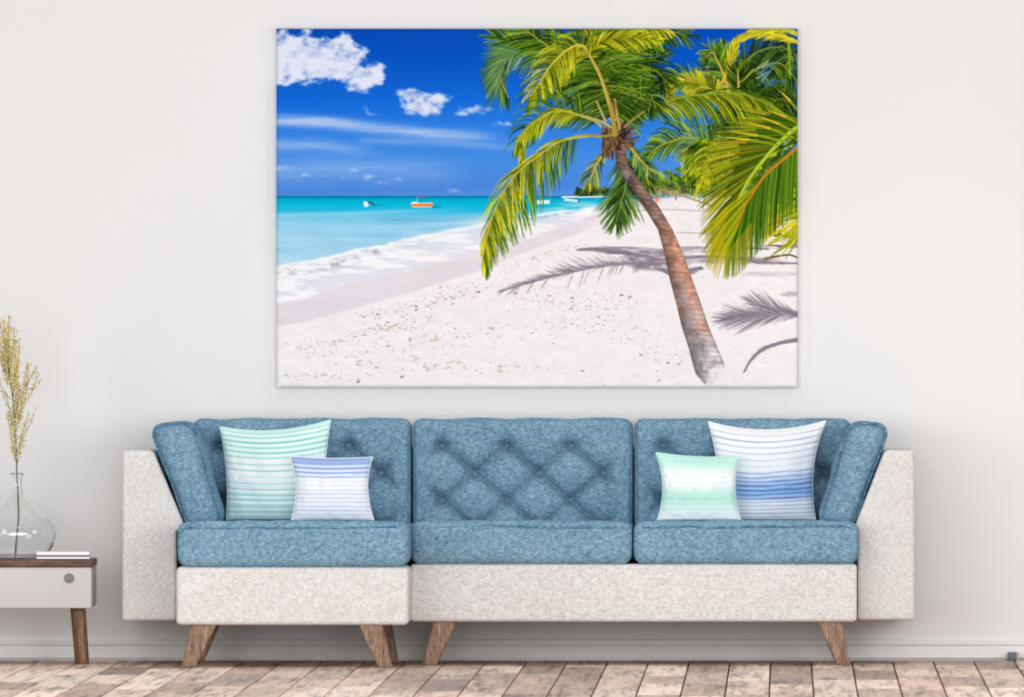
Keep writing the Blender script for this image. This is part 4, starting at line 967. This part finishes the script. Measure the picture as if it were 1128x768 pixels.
for (a, b, n, spd) in TW:
    dy = rnd.uniform(-.05, .05); A = P3(*a); B = P3(*b)+np.array([0, dy, 0]); mid = .5*(A+B)+np.array([rnd.uniform(-.006, .006)+ (B-A)[0]*.12, dy*.2, -.004])
    c = sp3([A, mid, B], 14); twigs.append(tube(c, np.linspace(.0013, .0006, 14), 5))
    for k in range(int(n*2.1)):
        t = rnd.uniform(.22, 1.0); i = t*13; p = c[int(min(i, 12.99))]
        off = np.array([rnd.gauss(0, 1), rnd.gauss(0, 1), rnd.gauss(0, 1)])*spd*sc_*.75
        blossom(p+off, rnd.uniform(.0017, .0038))
mesh('twigs', *merge(twigs), M['stem'], br)
V, F = merge(seeds)
M['seed'] = attr_mat('dry_blossom', .9, .05)
o = mesh('blossom', V, F, M['seed'], br, smooth=False, cols=np.vstack(scol)); tag(o, 'tiny papery yellow blossoms', kind='stuff')

# ---------------------------------------------------------------- laptop
DL = .715; lx0, lx1 = X(40, DL), X(99, DL); lap = thing('laptop', ((lx0+lx1)/2, -.68, ztab), 'closed thin silver laptop lying on the side table beside the vase', 'laptop')
mesh('base', *box(lx0, lx1, -DL, -.645, ztab+.0008, ztab+.0085, .0025, (1, 1, 1), 3), M['silver'], lap)
mesh('lid', *box(lx0, lx1, -DL, -.645, ztab+.0125, ztab+.0245, .003, (1, 1, 1), 3), M['silver'], lap)
o = mesh('hinge_gap', *box(lx0+.003, lx1-.003, -DL+.003, -.648, ztab+.0083, ztab+.0128, .001, (1, 1, 1), 1), M['dark'], lap); tag(o, 'dark line between base and lid')

# ---------------------------------------------------------------- small block at the skirting board
DK = .10; blk = thing('door_stop', (X(1115.5, DK), -.06, 0), 'small dark grey block on the floor against the skirting board, far right', 'door stop')
mesh('body', *box(X(1110, DK), X(1119.5, DK), -DK, -.018, .0005, Z(719, DK), .003, (1, 1, 1), 3), M['block'], blk)
o = mesh('end_cap', *box(X(1119.6, DK), X(1122.8, DK), -DK, -.018, .0005, Z(719, DK), .002, (1, 1, 1), 2), plain('pale_cap', rgb(176, 174, 170), .5), blk); tag(o, 'pale grey end')

# ---------------------------------------------------------------- light
S = bpy.context.scene
w = bpy.data.worlds.new('daylight'); S.world = w; w.use_nodes = True; bgn = w.node_tree.nodes['Background']
bgn.inputs[0].default_value = (.97, .985, 1.0, 1)
wt = w.node_tree; wc = nd(wt, 'ShaderNodeTexCoord'); wx = nd(wt, 'ShaderNodeSeparateXYZ'); wt.links.new(wc.outputs['Generated'], wx.inputs[0])
wm = nd(wt, 'ShaderNodeMapRange', interpolation_type='SMOOTHSTEP'); wt.links.new(wx.outputs['Z'], wm.inputs['Value'])
for k_, v_ in (('From Min', .05), ('From Max', .95), ('To Min', .235), ('To Max', .95)): wm.inputs[k_].default_value = v_
wt.links.new(wm.outputs[0], bgn.inputs[1])
def area(name, loc, target, size, power, color=(1, 1, 1), sy=None):
    l = bpy.data.lights.new(name, 'AREA'); l.energy = power; l.color = color; l.size = size
    if sy: l.shape = 'RECTANGLE'; l.size_y = sy
    o = bpy.data.objects.new(name, l); o.location = loc; link(o)
    o.rotation_euler = (Vector(target)-Vector(loc)).to_track_quat('-Z', 'Y').to_euler(); return o
area('front_fill_light', (-1.1, -8.6, .95), (-1.0, 0, .95), 7.4, 400, (.99, .995, 1), 1.88)  # added soft fill from the front, kept low to reach under the sofa
area('side_window_light', (3.2, -4.2, 1.5), (.2, 0, .7), 1.6, 58, (1, .985, .965), 1.8)
area('left_fill_light', (-5.0, -4.0, 1.35), (-1.6, 0, .7), 1.2, 34, (.985, .995, 1), 1.6)  # added fill, no window built; lifts the low wall left of the sofa
area('canvas_shadow_light', (-1.9, -4.2, 2.75), (-.7, 0, 1.0), .35, 11, (1, 1, 1))  # unseen light added so the canvas casts a shadow right and below
sp = bpy.data.lights.new('sun_patch', 'SPOT'); sp.energy = 55; sp.spot_size = math.radians(13.5); sp.spot_blend = .75; sp.shadow_soft_size = .12; sp.color = (1, .95, .9)
so = bpy.data.objects.new('sun_patch', sp); so.location = (1.6, -5.5, 1.9); link(so); so.rotation_euler = (Vector((.46, 0, 1.10))-Vector(so.location)).to_track_quat('-Z', 'Y').to_euler()

# ---------------------------------------------------------------- camera
cam = bpy.data.cameras.new('camera'); cam.sensor_width = 36; cam.sensor_fit = 'HORIZONTAL'; cam.lens = 36*FPX/1128
cam.shift_x = (564-VX)/1128; cam.shift_y = (VY-384)/1128; cam.clip_start = .5; cam.clip_end = 300
co_ = bpy.data.objects.new('camera', cam); co_.location = (0, -DIST, HCAM); co_.rotation_euler = (math.pi/2, 0, 0); link(co_); S.camera = co_
vs = S.view_settings; vs.view_transform = 'Standard'; vs.look = 'None'; vs.gamma = 1; vs.exposure = -.22; vs.use_curve_mapping = False
S.cycles.use_denoising = True; S.cycles.max_bounces = 10; S.cycles.transmission_bounces = 10
